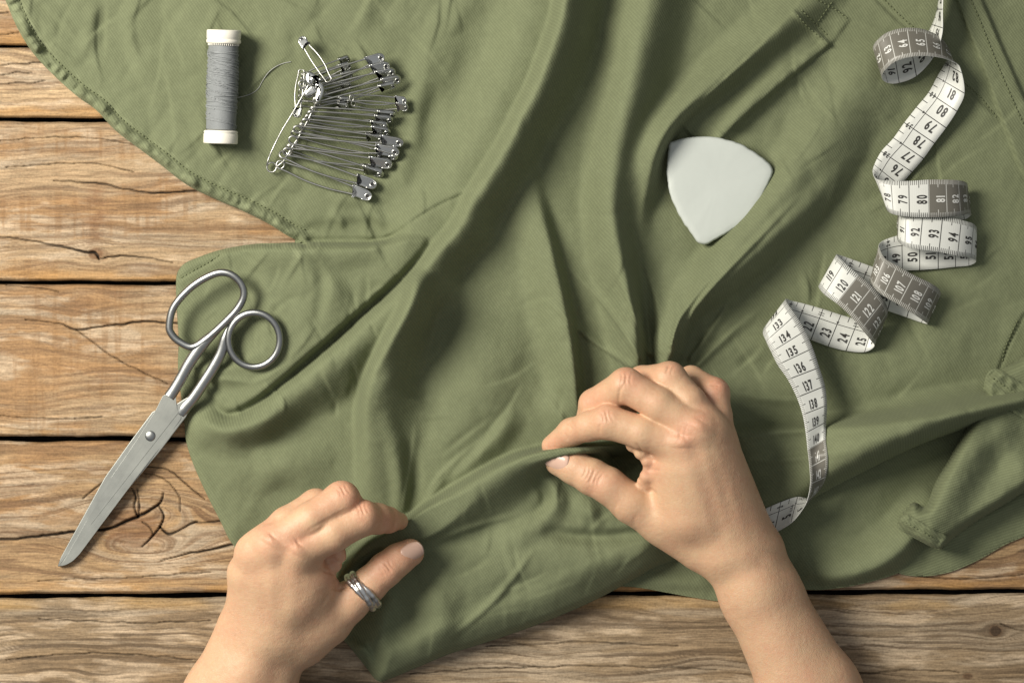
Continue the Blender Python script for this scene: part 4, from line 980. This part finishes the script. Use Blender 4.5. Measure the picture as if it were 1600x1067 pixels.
def spl(u, K, Vv):
    """monotone-ish cubic through stations at knots K"""
    i = np.clip(np.searchsorted(K, u, side='right')-1, 0, len(K)-2)
    m = np.zeros_like(Vv); m[1:-1] = (Vv[2:]-Vv[:-2])/(K[2:]-K[:-2])[:, None]; m[0] = (Vv[1]-Vv[0])/(K[1]-K[0]); m[-1] = (Vv[-1]-Vv[-2])/(K[-1]-K[-2])
    h = (K[i+1]-K[i]); t = ((u-K[i])/h)[:, None]; h = h[:, None]
    return (2*t**3-3*t**2+1)*Vv[i]+(t**3-2*t**2+t)*h*m[i]+(-2*t**3+3*t**2)*Vv[i+1]+(t**3-t**2)*h*m[i+1]
def tape_pt(u, v, off=0.0):
    u = np.atleast_1d(np.asarray(u, float)); v = np.atleast_1d(np.asarray(v, float))
    a = spl(u, us, A_); b = spl(u, us, B_)
    p = a+(b-a)*v[:, None]
    def lay(p):
        c_ = cloth_z(p[:, 0], p[:, 1])+2.2; q = (p[:, 2]-c_)/4
        p[:, 2] = np.where(q < 6, c_+4*np.log1p(np.exp(np.clip(q, -20, 6))), p[:, 2]); return p
    p = lay(p)
    if np.any(off):
        a2 = spl(u+.05, us, A_); b2 = spl(u+.05, us, B_); p2 = lay(a2+(b2-a2)*v[:, None]); pv = lay(a+(b-a)*(v[:, None]+.03))
        n = np.cross(p2-p, pv-p); n /= np.linalg.norm(n, axis=1, keepdims=True)+1e-9
        # front faces up where u grows to the right with A at the bottom
        p = p + n*off
    return p
# orient: front normal at u=80 must point up
_t = tape_pt([80.0], [.5], 1.0)[0]-tape_pt([80.0], [.5], 0)[0]; FS = 1.0 if _t[2] > 0 else -1.0
nu = int((149-50)*7)+1; nv = 7
ug = np.linspace(50, 149, nu); vg = np.linspace(0, 1, nv)
UU, VV = np.meshgrid(ug, vg, indexing='ij')
Pf = tape_pt(UU.ravel(), VV.ravel(), .35*FS); Pb = tape_pt(UU.ravel(), VV.ravel(), -.35*FS)
idx = np.arange(nu*nv).reshape(nu, nv); nn = nu*nv
qf = np.stack([idx[:-1, :-1], idx[1:, :-1], idx[1:, 1:], idx[:-1, 1:]], -1).reshape(-1, 4)
qb = qf[:, ::-1]+nn
e1 = idx[:, 0]; e2 = idx[:, -1]
qe = np.concatenate([np.stack([e1[:-1], e1[:-1]+nn, e1[1:]+nn, e1[1:]], -1), np.stack([e2[:-1], e2[1:], e2[1:]+nn, e2[:-1]+nn], -1)])
def mat_tape(front):
    m, nt, b = new_mat('tape_front_print' if front else 'tape_back_print'); nb = NB(nt)
    uv = nb.n('ShaderNodeUVMap', uv_map='tape'); sp = nb.n('ShaderNodeSeparateXYZ'); nb.L(uv.outputs[0], sp.inputs[0])
    u, v = sp.outputs[0], sp.outputs[1]
    def line(per, wd, offv=0.0):
        f = nb.m('FRACT', nb.m('ADD', nb.m('DIVIDE', nb.m('ADD', u, offv), per), .5))
        return nb.m('LESS_THAN', nb.m('MULTIPLY', nb.m('ABSOLUTE', nb.m('SUBTRACT', f, .5)), per), wd/2)
    white = (.70, .71, .67); ink = (.035, .033, .03); greyc = (.165, .155, .13)
    if front:
        seg = nb.m('GREATER_THAN', nb.m('FRACT', nb.m('DIVIDE', u, 20)), 0.0)
        f20 = nb.m('FRACT', nb.m('DIVIDE', u, 20))
        grey = nb.m('LESS_THAN', f20, .5)      # (60,70], (80,90], (100,110] ... are grey
        e = nb.m('MINIMUM', v, nb.m('SUBTRACT', 1.0, v))
        mm = nb.m('MULTIPLY', line(.1, .034), nb.m('LESS_THAN', e, .125))
        hf = nb.m('MULTIPLY', line(.5, .042), nb.m('LESS_THAN', e, .205))
        cm = line(1.0, .048)
        pr = nb.m('MAXIMUM', nb.m('MAXIMUM', mm, hf), cm)
        base = nb.mix(grey, white, greyc); pc = nb.mix(grey, ink, (.60, .60, .56))
        c = nb.mix(pr, base, pc)
    else:
        cm = nb.m('MULTIPLY', line(1.0, .048), nb.m('LESS_THAN', v, .70))
        dv = nb.m('LESS_THAN', nb.m('ABSOLUTE', nb.m('SUBTRACT', v, .70)), .010)
        tk = nb.m('MULTIPLY', line(.5, .042), nb.m('GREATER_THAN', v, .84))
        ev = nb.m('MULTIPLY', line(1.0, .042), nb.m('GREATER_THAN', v, .70))
        # small arrow heads at the odd centimetres, standing on the dividing line
        f = nb.m('ABSOLUTE', nb.m('SUBTRACT', nb.m('FRACT', nb.m('DIVIDE', u, 2.0)), .5))
        ah = nb.m('MULTIPLY', nb.m('LESS_THAN', nb.m('MULTIPLY', f, 2.0), nb.m('MULTIPLY', nb.m('SUBTRACT', v, .70), 1.1)),
                  nb.m('MULTIPLY', nb.m('GREATER_THAN', v, .705), nb.m('LESS_THAN', v, .78)))
        pr = nb.m('MAXIMUM', nb.m('MAXIMUM', nb.m('MAXIMUM', cm, dv), nb.m('MAXIMUM', tk, ev)), ah)
        c = nb.mix(pr, white, ink)
    P = worldpos(nb)
    c = nb.mix(nb.m('MULTIPLY', nb.noise(P, 60, 4, .6), .22), c, (.45, .44, .38), 'MULTIPLY')
    nb.L(c, b.inputs['Base Color']); b.inputs['Roughness'].default_value = .42; b.inputs['Specular IOR Level'].default_value = .45
    wv = nb.m('SINE', nb.m('MULTIPLY', u, 2*math.pi*9))
    wv2 = nb.m('SINE', nb.m('MULTIPLY', v, 2*math.pi*26))
    nb.L(nb.bump(nb.m('ADD', nb.m('MULTIPLY', nb.m('ADD', wv, wv2), .15), nb.noise(P, 300, 3, .6)), .12, .0002), b.inputs['Normal'])
    return m
tape = empty('measuring_tape', (1440, 420, 20), label='white and grey measuring tape with centimetre numbers curled in loops over the green cloth', cat='measuring tape')
quads = np.concatenate([qf, qb, qe])
to = px_obj('tape_band', np.concatenate([Pf, Pb]), quads, mat_tape(True), tape)
to.data.materials.append(mat_tape(False)); 
mi = np.zeros(len(quads), np.int32); mi[len(qf):len(qf)+len(qb)] = 1
to.data.materials.append(mat_simple('tape_edge', (.72, .73, .69), .5)); mi[len(qf)+len(qb):] = 2
to.data.polygons.foreach_set('material_index', mi)
uvl = to.data.uv_layers.new(name='tape')
vi = np.zeros(len(to.data.loops), np.int32); to.data.loops.foreach_get('vertex_index', vi); vi2 = vi % nn
uvl.data.foreach_set('uv', np.stack([UU.ravel()[vi2], VV.ravel()[vi2]], -1).astype(np.float32).ravel())
# glyphs
GL = {}
def glyph(ch):
    if ch in GL: return GL[ch]
    cu = bpy.data.curves.new('glyph', 'FONT'); cu.body = ch; cu.size = 1.0; cu.offset = .028; cu.resolution_u = 3
    ob = bpy.data.objects.new('glyph', cu); col.objects.link(ob)
    dg = bpy.context.evaluated_depsgraph_get(); me = bpy.data.meshes.new_from_object(ob.evaluated_get(dg))
    bm = bmesh.new(); bm.from_mesh(me); bmesh.ops.triangulate(bm, faces=bm.faces[:])
    bmesh.ops.subdivide_edges(bm, edges=[e for e in bm.edges if e.calc_length() > .28], cuts=1, use_grid_fill=False)
    bmesh.ops.triangulate(bm, faces=bm.faces[:])
    V = np.array([v.co[:] for v in bm.verts]) if bm.verts else np.zeros((0, 3)); F = [tuple(v.index for v in f.verts) for f in bm.faces]
    bm.free(); bpy.data.objects.remove(ob); bpy.data.curves.remove(cu); bpy.data.meshes.remove(me)
    x0, x1 = V[:, 0].min(), V[:, 0].max()
    V[:, 0] -= x0; GL[ch] = (V, F, x1-x0); return GL[ch]
def put_text(mb, txt, uc, vc, hgt, wid, side, gap=.17):
    """text reads from edge A towards edge B; tops point to smaller u on the front, larger u on the back"""
    gl = [glyph(c) for c in txt]; adv = []; x = 0
    for V, F, wd in gl: adv.append(x); x += wd+gap
    tot = x-gap; k = wid
    for (V, F, wd), a in zip(gl, adv):
        t = (V[:, 0]+a-tot/2)*k      # in cm along the width
        hh = (V[:, 1]-.36)*hgt/.72
        uu = uc-hh if side > 0 else uc+hh
        vv = vc+t/1.9
        P = tape_pt(uu, vv, side*FS*.95)
        mb.add(P, F if side > 0 else [f[::-1] for f in F])
inkm = mat_simple('black_print', (.035, .033, .03), .5); whm = mat_simple('white_print', (.70, .70, .66), .5)
dk = MB(); lt_ = MB()
for n in range(51, 148):
    g = (n-1e-6) % 20 < 10
    ln = len(str(n))
    put_text(lt_ if g else dk, str(n), n-.37, .48, .50, .40 if ln == 2 else .37, 1)
    nbk = 150-n
    if nbk > 0: put_text(dk, str(nbk), n+.42, .36, .54, .44, -1)
    if nbk % 2 == 0 and nbk > 0:
        s_ = str(nbk//2)
        put_text(dk, s_, n+.0, .845, .30, .24, -1, .35)
put_text(dk, '1.5m', 145.2, .62, .16, .22, -1)
px_obj('dark_numbers', np.array(dk.V), dk.F, inkm, tape, False)['kind'] = 'stuff'
px_obj('pale_numbers', np.array(lt_.V), lt_.F, whm, tape, False)['kind'] = 'stuff'

# ---------------------------------------------------------------- hands
def surface_nets(Vol, org, h):
    ins = Vol < 0
    nx, ny, nz = Vol.shape
    cs = np.zeros((nx-1, ny-1, nz-1), np.uint8)
    for dx in (0, 1):
        for dy in (0, 1):
            for dz in (0, 1): cs += ins[dx:nx-1+dx, dy:ny-1+dy, dz:nz-1+dz]
    I = np.argwhere((cs > 0) & (cs < 8)); m = -np.ones(cs.shape, int); m[tuple(I.T)] = np.arange(len(I))
    acc = np.zeros((len(I), 3)); cnt = np.zeros(len(I))
    cor = [(a, b, c) for a in (0, 1) for b in (0, 1) for c in (0, 1)]
    for a in cor:
        for b in cor:
            if sum(abs(a[k]-b[k]) for k in range(3)) != 1 or a > b: continue
            va = Vol[I[:, 0]+a[0], I[:, 1]+a[1], I[:, 2]+a[2]]; vb = Vol[I[:, 0]+b[0], I[:, 1]+b[1], I[:, 2]+b[2]]
            x = (va < 0) != (vb < 0); t = np.where(x, va/(va-vb+1e-12), 0)
            p = np.array(a)+t[:, None]*(np.array(b)-np.array(a))
            acc += np.where(x[:, None], p, 0); cnt += x
    V = org+(I+acc/cnt[:, None])*h
    F = []
    for ax_ in range(3):
        o1, o2 = [(1, 2), (2, 0), (0, 1)][ax_]
        sl = [slice(1, -1)]*3; sl[ax_] = slice(0, -1); sl2 = list(sl); sl2[ax_] = slice(1, None)
        a = ins[tuple(sl)]; b = ins[tuple(sl2)]
        E = np.argwhere(a != b); off_ = np.array([1, 1, 1]); off_[ax_] = 0; E0 = E+off_
        flip = a[tuple(E.T)]
        d1 = np.zeros(3, int); d1[o1] = 1; d2 = np.zeros(3, int); d2[o2] = 1
        q = [m[tuple((E0-d1-d2).T)], m[tuple((E0-d2).T)], m[tuple(E0.T)], m[tuple((E0-d1).T)]]
        q = np.stack(q, -1); q[~flip] = q[~flip][:, ::-1]
        F.append(q)
    F = np.concatenate(F); F = F[(F >= 0).all(1)]
    return V, F
def smin(a, b, k):
    h = np.maximum(k-np.abs(a-b), 0)/k
    return np.minimum(a, b)-h*h*k*.25
class Field:
    def __init__(s, lo, hi, h):
        s.lo = np.array(lo, float); s.h = h
        s.n = np.ceil((np.array(hi)-s.lo)/h).astype(int)+1
        s.ax = [s.lo[i]+np.arange(s.n[i])*h for i in range(3)]
    def blank(s): return np.full(tuple(s.n), 60.0, np.float32)
    def cone(s, G, a, b, k, pad=34, zs=1.0):
        """smooth-union a tapered capsule (x,y,z,r)-(x,y,z,r) into G"""
        a = np.array(a, float); b = np.array(b, float)
        lo = np.minimum(a[:3]-a[3], b[:3]-b[3])-pad; hi = np.maximum(a[:3]+a[3], b[:3]+b[3])+pad
        i0 = np.clip(((lo-s.lo)/s.h).astype(int), 0, s.n-1); i1 = np.clip(((hi-s.lo)/s.h).astype(int)+1, 1, s.n)
        if (i1 <= i0).any(): return
        X = s.ax[0][i0[0]:i1[0]][:, None, None]; Y = s.ax[1][i0[1]:i1[1]][None, :, None]; Z = s.ax[2][i0[2]:i1[2]][None, None, :]
        ab = b[:3]-a[:3]; l2 = (ab**2).sum()+1e-9
        t = np.clip(((X-a[0])*ab[0]+(Y-a[1])*ab[1]+(Z-a[2])*ab[2])/l2, 0, 1)
        d = np.sqrt((X-a[0]-t*ab[0])**2+(Y-a[1]-t*ab[1])**2+((Z-a[2]-t*ab[2])/zs)**2)-(a[3]+t*(b[3]-a[3]))
        sub = G[i0[0]:i1[0], i0[1]:i1[1], i0[2]:i1[2]]
        sub[...] = smin(sub, d.astype(np.float32), k)
def build_hand(name, spec, lo, hi, h=2.0):
    fd = Field(lo, hi, h)
    palm = fd.blank()
    for ch in spec['palm']:
        for a, b in zip(ch[:-1], ch[1:]): fd.cone(palm, a, b, spec.get('kp', 22))
    tot = None
    for ch, k in spec['fingers']:
        g = fd.blank()
        for a, b in zip(ch[:-1], ch[1:]): fd.cone(g, a, b, 7, 20)
        tot = g if tot is None else smin(tot, g, k)
    G = smin(palm, tot, 15)
    bl = fd.blank()
    for a in spec['bumps']: fd.cone(bl, a, (a[0]+.5, a[1], a[2], a[3]), 2.5, 14)
    G = smin(G, bl, 6)
    G[:, -1, :] = 4; G[:, :, 0] = 4; G[0] = 4; G[-1] = 4      # the arms are cut off flat outside the picture
    V, F = surface_nets(G, fd.lo, h)
    # light smoothing
    e = np.concatenate([F[:, [0, 1]], F[:, [1, 2]], F[:, [2, 3]], F[:, [3, 0]]])
    for it in range(3):
        acc = np.zeros_like(V); c = np.zeros(len(V))
        for k in range(3): acc[:, k] = np.bincount(e[:, 0], V[e[:, 1], k], len(V))+np.bincount(e[:, 1], V[e[:, 0], k], len(V))
        c = np.bincount(e[:, 0], minlength=len(V))+np.bincount(e[:, 1], minlength=len(V))
        V = V*.45+.55*acc/c[:, None]
    def normals(V):
        n = np.cross(V[F[:, 2]]-V[F[:, 0]], V[F[:, 3]]-V[F[:, 1]]); N = np.zeros_like(V)
        for k in range(4):
            for j in range(3): N[:, j] += np.bincount(F[:, k], n[:, j], len(V))
        return N/(np.linalg.norm(N, axis=1, keepdims=True)+1e-9)
    N = normals(V)
    up = np.clip(N[:, 2], 0, 1) if (N[:, 2][V[:, 2] > np.percentile(V[:, 2], 95)].mean() > 0) else np.clip(-N[:, 2], 0, 1)
    sgn = 1.0 if (N[:, 2][V[:, 2] > np.percentile(V[:, 2], 95)].mean() > 0) else -1.0
    N = N*sgn
    if sgn < 0: F = F[:, ::-1]
    disp = np.zeros(len(V))
    for ln, depth, wd in spec['creases']:
        p = catmull(np.array(ln, float), 4)
        msk = (V[:, 0] > p[:, 0].min()-12) & (V[:, 0] < p[:, 0].max()+12) & (V[:, 1] > p[:, 1].min()-12) & (V[:, 1] < p[:, 1].max()+12) & (N[:, 2] > -.1)
        d, _, _, s = poly_near(V[msk, 0], V[msk, 1], p)
        Lp = np.linalg.norm(np.diff(p, axis=0), axis=1).sum(); fade = np.clip(np.minimum(s, Lp-s)/(Lp*.3), 0.15, 1)
        disp[msk] -= .74*depth*np.exp(-(d/wd)**2)*fade
    for ln, hgt, wd in spec['ridges']:
        p = catmull(np.array(ln, float), 4); d, _, _, s = poly_near(V[:, 0], V[:, 1], p)
        Lp = np.linalg.norm(np.diff(p, axis=0), axis=1).sum(); fade = np.sin(np.clip(s/Lp, 0.02, .98)*math.pi)**.6
        disp += hgt*np.exp(-(d/wd)**2)*fade*up
    V = V+N*disp[:, None]
    # colour: redness at the knuckles and finger ends
    red = np.zeros(len(V))
    for x, y, r, a in spec['red']:
        red += .8*a*np.exp(-(((V[:, 0]-x)**2+(V[:, 1]-y)**2)/(r*r)))
    red += .5*(fbm(V[:, 0]/30, V[:, 1]/30, 2, 4)-.45)+.10
    return V, F, np.clip(red, 0, 1)
def mat_skin():
    m, nt, b = new_mat('skin'); nb = NB(nt); P = worldpos(nb)
    a = nb.n('ShaderNodeAttribute', attribute_name='red')
    n = nb.noise(P, 75, 4, .6)
    c = nb.mix(nb.m('MULTIPLY', n, .5), (.625, .415, .255), (.535, .332, .192))
    c = nb.mix(nb.m('MULTIPLY', a.outputs['Fac'], .75), c, (.60, .24, .16))
    fine = nb.noise(P, 1500, 3, .6)
    c = nb.mix(nb.m('MULTIPLY', nb.m('LESS_THAN', nb.noise(P, 330, 2, .5), .33), .10), c, (.36, .19, .10))
    c = nb.mix(nb.m('MULTIPLY', nb.m('SUBTRACT', nb.noise(P, 190, 5, .7), .42), 1.1), c, (.56, .27, .17))
    c = nb.mix(nb.m('MULTIPLY', nb.m('SUBTRACT', nb.noise(P, 600, 3, .7), .45), .9), c, (.70, .52, .36))
    nb.L(c, b.inputs['Base Color'])
    b.inputs['Subsurface Weight'].default_value = .12; b.inputs['Subsurface Radius'].default_value = (1, .38, .2); b.inputs['Subsurface Scale'].default_value = .0028
    b.inputs['Roughness'].default_value = .47; b.inputs['Specular IOR Level'].default_value = .42
    vo = nb.n('ShaderNodeTexVoronoi', feature='DISTANCE_TO_EDGE'); vo.inputs['Scale'].default_value = 1150
    wv = nb.n('ShaderNodeVectorMath', operation='ADD'); nb.L(P, wv.inputs[0])
    sc_ = nb.n('ShaderNodeVectorMath', operation='SCALE'); sc_.inputs['Scale'].default_value = .0012
    nz = nb.n('ShaderNodeTexNoise'); nz.inputs['Scale'].default_value = 300; nb.L(P, nz.inputs['Vector']); nb.L(nz.outputs['Color'], sc_.inputs[0]); nb.L(sc_.outputs[0], wv.inputs[1])
    nb.L(wv.outputs[0], vo.inputs['Vector'])
    b1 = nb.bump(nb.m('MINIMUM', vo.outputs['Distance'], .25), .55, .00030)
    b2 = nb.bump(nb.noise(P, 260, 5, .68), .45, .0007, b1)
    nb.L(b2, b.inputs['Normal'])
    return m
M_skin = mat_skin()
M_nail = mat_simple('fingernail', (.60, .40, .31), .25, vary=.06, vs=300)
M_nailtip = mat_simple('fingernail_edge', (.62, .46, .37), .35)
def arcs(cx, cy, dx, dy, n, gap, half, depth, wd, bow=3):
    """n short creases across a joint; (dx,dy) = along the finger"""
    l = math.hypot(dx, dy); dx /= l; dy /= l; out = []
    for i in range(n):
        o = (i-(n-1)/2)*gap; x, y = cx+dx*o, cy+dy*o; hh = half*(1-.12*abs(i-(n-1)/2))
        b = bow*(1 if i < n/2 else -1)
        out.append(([(x-dy*hh, y+dx*hh), (x+dx*b, y+dy*b), (x+dy*hh, y-dx*hh)], depth, wd))
    return out
RH = dict(kp=24,
 palm=[[(1272, 1150, 55, 52), (1238, 1078, 62, 49), (1172, 938, 80, 41), (1140, 880, 90, 40)], [(1330, 1150, 55, 55), (1288, 1072, 60, 52), (1208, 925, 78, 42), (1190, 868, 84, 38)],
       [(1262, 1080, 78, 44), (1186, 925, 100, 34), (1160, 870, 108, 34)],
       [(1118, 858, 96, 40), (1064, 694, 168, 30)], [(1142, 855, 104, 40), (1090, 670, 176, 29)], [(1164, 852, 98, 38), (1110, 674, 164, 28)], [(1178, 848, 86, 36), (1122, 690, 144, 26)],
       [(1092, 846, 84, 40), (1050, 820, 95, 38)], [(1062, 800, 112, 40), (1052, 730, 140, 36)], [(1085, 800, 125, 44), (1080, 730, 150, 40)]],
 fingers=[([(1064, 692, 168, 30), (1004, 676, 172, 26), (950, 659, 164, 26.5), (920, 666, 145, 22.5), (893, 675, 118, 21.5), (862, 696, 92, 16)], 3),
          ([(1090, 670, 176, 29), (1030, 632, 178, 26), (978, 602, 168, 27), (928, 631, 122, 23), (915, 665, 92, 18)], 3),
          ([(1110, 672, 163, 28), (1078, 628, 166, 25), (1046, 592, 154, 26.5), (1003, 594, 112, 22), (985, 630, 84, 18)], 3),
          ([(1122, 690, 144, 26), (1121, 650, 138, 22.5), (1116, 614, 124, 23.5), (1080, 592, 92, 20), (1046, 604, 66, 17)], 3),
          ([(1092, 846, 88, 38), (1030, 812, 100, 35), (986, 786, 112, 31), (950, 758, 118, 28), (925, 745, 114, 28), (899, 731, 106, 26), (875, 720, 98, 24)], 3)],
 bumps=[(990, 694, 150, 13), (1003, 706, 152, 13), (1013, 719, 150, 12), (1015, 732, 144, 11), (1011, 744, 138, 12), (1024, 738, 140, 17), (1004, 752, 130, 9), (1012, 752, 128, 14), (1006, 762, 118, 10)],
 creases=arcs(948, 650, -1, .25, 4, 5.5, 13, 1.5, 1.9) + arcs(978, 592, -1, -.1, 4, 6, 13, 1.4, 2) + arcs(1046, 578, -1, -.4, 3, 6, 10, 1.3, 2) + arcs(1118, 604, 0, -1, 3, 5, 10, 1.2, 2)
   + arcs(925, 744, -1, -.45, 6, 6.0, 17, 1.9, 1.9) + arcs(893, 664, -1, .5, 3, 5, 10, 1.0, 1.8) + arcs(1066, 678, -1, 0, 3, 7, 16, .8, 2.2)
   + [([(998, 757), (1012, 762), (1030, 776)], 2.5, 3), ([(990, 690), (1000, 700), (1004, 712)], 2.0, 2), ([(967, 632), (968, 612), (976, 600)], 2.0, 2.5), ([(939, 679), (936, 668), (940, 660)], 1.6, 2.2),
      ([(890, 690), (884, 680), (882, 672)], 1.2, 2), ([(1004, 715), (1020, 718), (1030, 722)], 1.6, 2), ([(1006, 735), (1020, 734), (1034, 736)], 1.6, 2), ([(1140, 945), (1155, 962), (1166, 980)], 1.0, 9),
      ([(965, 814), (960, 796), (968, 780)], 1.0, 3), ([(1000, 835), (990, 815), (1000, 800)], .8, 3)],
 ridges=[([(1120, 850), (1090, 770), (1066, 695)], 1.2, 12), ([(1145, 850), (1118, 760), (1092, 672)], 1.5, 11), ([(1165, 850), (1140, 760), (1112, 680)], 1.2, 11), ([(1066, 700), (1066, 680)], 4.5, 16), ([(1088, 672), (1096, 658)], 3, 14), ([(1205, 890), (1212, 865)], 4, 18)],
 red=[(1068, 680, 24, .75), (1094, 656, 18, .5), (948, 648, 20, .5), (978, 585, 20, .6), (1048, 574, 18, .6), (1124, 600, 20, .7), (930, 748, 24, .35), (865, 700, 20, .6), (895, 675, 20, .25), (1012, 735, 22, .5), (920, 620, 22, .35), (1010, 590, 20, .3), (1110, 620, 26, .3), (880, 715, 16, .4)])
LH = dict(kp=24,
 palm=[[(262, 1215, 55, 54), (338, 1080, 72, 46), (378, 985, 98, 40)], [(335, 1215, 55, 54), (410, 1070, 74, 48), (446, 1000, 95, 42)], [(300, 1200, 75, 50), (378, 1060, 100, 40), (418, 985, 122, 38)],
       [(452, 985, 110, 42), (464, 862, 186, 31)], [(424, 985, 118, 40), (424, 852, 190, 30)], [(402, 985, 110, 38), (398, 864, 176, 28)], [(388, 980, 98, 36), (386, 896, 152, 27)],
       [(470, 992, 92, 42), (500, 965, 100, 40)], [(486, 905, 150, 36), (494, 950, 122, 38)], [(460, 930, 150, 40), (440, 900, 160, 40)]],
 fingers=[([(464, 860, 186, 32), (520, 834, 190, 28), (565, 809, 180, 28), (590, 810, 152, 23.5), (606, 812, 130, 20), (624, 814, 108, 14)], 3),
          ([(424, 852, 190, 31), (485, 812, 196, 27), (534, 780, 186, 28), (556, 800, 140, 22), (570, 815, 110, 18)], 3),
          ([(398, 864, 176, 29), (448, 818, 178, 26), (494, 790, 164, 26), (520, 812, 120, 21)], 3),
          ([(386, 896, 152, 27), (410, 860, 140, 23), (450, 835, 125, 22), (480, 850, 95, 19)], 3),
          ([(474, 996, 92, 42), (512, 970, 104, 37), (545, 940, 116, 31.5), (576, 914, 122, 27.5), (603, 889, 124, 26.5), (622, 874, 120, 24.5), (641, 863, 114, 22)], 3)],
 bumps=[(518, 862, 152, 15), (510, 874, 146, 15), (528, 862, 160, 12), (531, 869, 156, 10), (521, 882, 150, 13), (512, 897, 144, 13), (519, 910, 136, 10), (504, 914, 140, 14)],
 creases=arcs(566, 795, 1, -.35, 4, 5.5, 14, 1.5, 1.9) + arcs(536, 766, 1, -.5, 4, 5.5, 12, 1.4, 1.9) + arcs(604, 888, 1, -.75, 5, 5.5, 14, 1.8, 1.9) + arcs(462, 848, 1, -.5, 3, 7, 16, .7, 2.2) + arcs(422, 838, 1, -.6, 3, 7, 14, .7, 2.2)
   + [([(516, 918), (530, 920), (545, 914)], 2.6, 2.6), ([(503, 946), (512, 930), (524, 916)], 2.2, 3), ([(532, 875), (522, 874), (510, 870)], 1.8, 2), ([(524, 896), (514, 894), (502, 890)], 1.8, 2), ([(470, 835), (500, 818), (530, 802), (552, 790)], 1.2, 3)],
 ridges=[([(452, 985), (458, 920), (464, 866)], 1.2, 12), ([(424, 985), (424, 920), (424, 856)], 1.4, 11), ([(402, 980), (400, 920), (398, 870)], 1.0, 11), ([(458, 864), (468, 850)], 4, 15), ([(418, 850), (426, 838)], 4, 14)],
 red=[(462, 850, 22, .6), (420, 838, 22, .7), (566, 792, 24, .65), (536, 760, 22, .65), (620, 806, 18, .7), (600, 815, 16, .4), (606, 884, 24, .45), (640, 862, 22, .5), (526, 872, 18, .35), (515, 905, 18, .4), (500, 785, 20, .3), (590, 900, 30, .4)])
person = empty('person', (800, 1080, 60), label='person sewing, bare forearms and both hands seen from above, pinching a fold of green cloth', cat='person')
for spec, lo_, hi_, lab in ((LH, (200, 715, 4), (700, 1200, 240), 'left hand and wrist, thumb wearing the ring, index finger pressed against the fold'),
                       (RH, (812, 530, 4), (1410, 1200, 232), 'right hand and forearm, fingertips and thumb pinching the raised fold')):
    V, F, red = build_hand('hand', spec, lo_, hi_)
    o = px_obj('hand', V, F, M_skin, person); add_attr(o, 'red', red); o['label'] = lab
    spec['obj'] = o
def nail(c, L, Nn, length, width, R, parent):
    """curved plate; c centre on the skin, L along the digit to the tip, Nn outwards"""
    L = np.array(L, float); L /= np.linalg.norm(L); Nn = np.array(Nn, float); Nn -= L*Nn.dot(L); Nn /= np.linalg.norm(Nn); Wd = np.cross(L, Nn)
    nu_, nv_ = 17, 15; V = []; F = []
    def pt(a, b, up_):
        # superellipse outline mapped from the square
        r = max(abs(a), abs(b)); 
        aa = a*math.sqrt(1-b*b*.36); bb = b*math.sqrt(1-a*a*(.34 if a < 0 else .42))
        x = aa*length/2; q = bb*width/2/R
        return np.array(c)+L*x+Wd*(R*math.sin(q))+Nn*(R*(math.cos(q)-1)-.0016*x*x*(1 if x > 0 else .6)+up_)
    for s_, up_ in ((0, 1.2), (1, -3.0)):
        for i in range(nu_):
            for j in range(nv_):
                a = -1+2*i/(nu_-1); b = -1+2*j/(nv_-1); ed = max(abs(a), abs(b))
                V.append(pt(a*(1.03 if s_ else 1), b*(1.03 if s_ else 1), up_ - (.9*max(0, ed-.75)/.25 if s_ == 0 and a < .9 else 0)))
    n = nu_*nv_
    for i in range(nu_-1):
        for j in range(nv_-1): q = i*nv_+j; F.append((q, q+nv_, q+nv_+1, q+1))
    per = [j for j in range(nv_)]+[i*nv_+nv_-1 for i in range(1, nu_)]+[(nu_-1)*nv_+j for j in range(nv_-2, -1, -1)]+[i*nv_ for i in range(nu_-2, 0, -1)]
    for a, b in zip(per, per[1:]+per[:1]): F.append((a, b, b+n, a+n))
    o = px_obj('fingernail', np.array(V), F, M_nail, parent)
    o.data.materials.append(M_nailtip)
    for k in range((nu_-1)*(nv_-1)):
        if k//(nv_-1) >= nu_-2: o.data.polygons[k].material_index = 1
    return o
nail((869, 721, 123), (-.86, -.38, -.34), (-.10, .28, .93), 40, 35, 25, RH['obj'])
nail((645, 864, 138), (.82, -.46, -.26), (.20, .26, .93), 38, 31, 24, LH['obj'])

# ring on the left thumb: three hammered bands that cross
ring_c = np.array([567., 923., 120.]); tdir = np.array([.74, -.66, .02]); tdir /= np.linalg.norm(tdir)
n1 = np.array([0, 0, 1.])-tdir*tdir[2]; n1 /= np.linalg.norm(n1); n2 = np.cross(tdir, n1)
mb = MB()
for ph, tw, r_ in ((0, 6, 5.6), (2.1, 7, 4.8), (4.2, 6, 5.2)):
    P = []
    for k in range(72):
        q = 2*math.pi*k/72
        rr = 31.5+1.3*math.cos(q*2+ph)
        P.append(ring_c+(n1*math.cos(q)+n2*math.sin(q))*rr+tdir*tw*math.sin(q+ph))
    rad = r_*(1+.10*np.sin(np.arange(72)*1.7+ph)+.07*np.sin(np.arange(72)*.6+ph*2))
    mb.add(*tube(np.array(P), rad, 10, True))
ro = px_obj('finger_ring', np.array(mb.V), mb.F, M_silver)
tag(ro, 'hammered silver ring of crossing bands worn on the thumb of the left hand', 'ring')
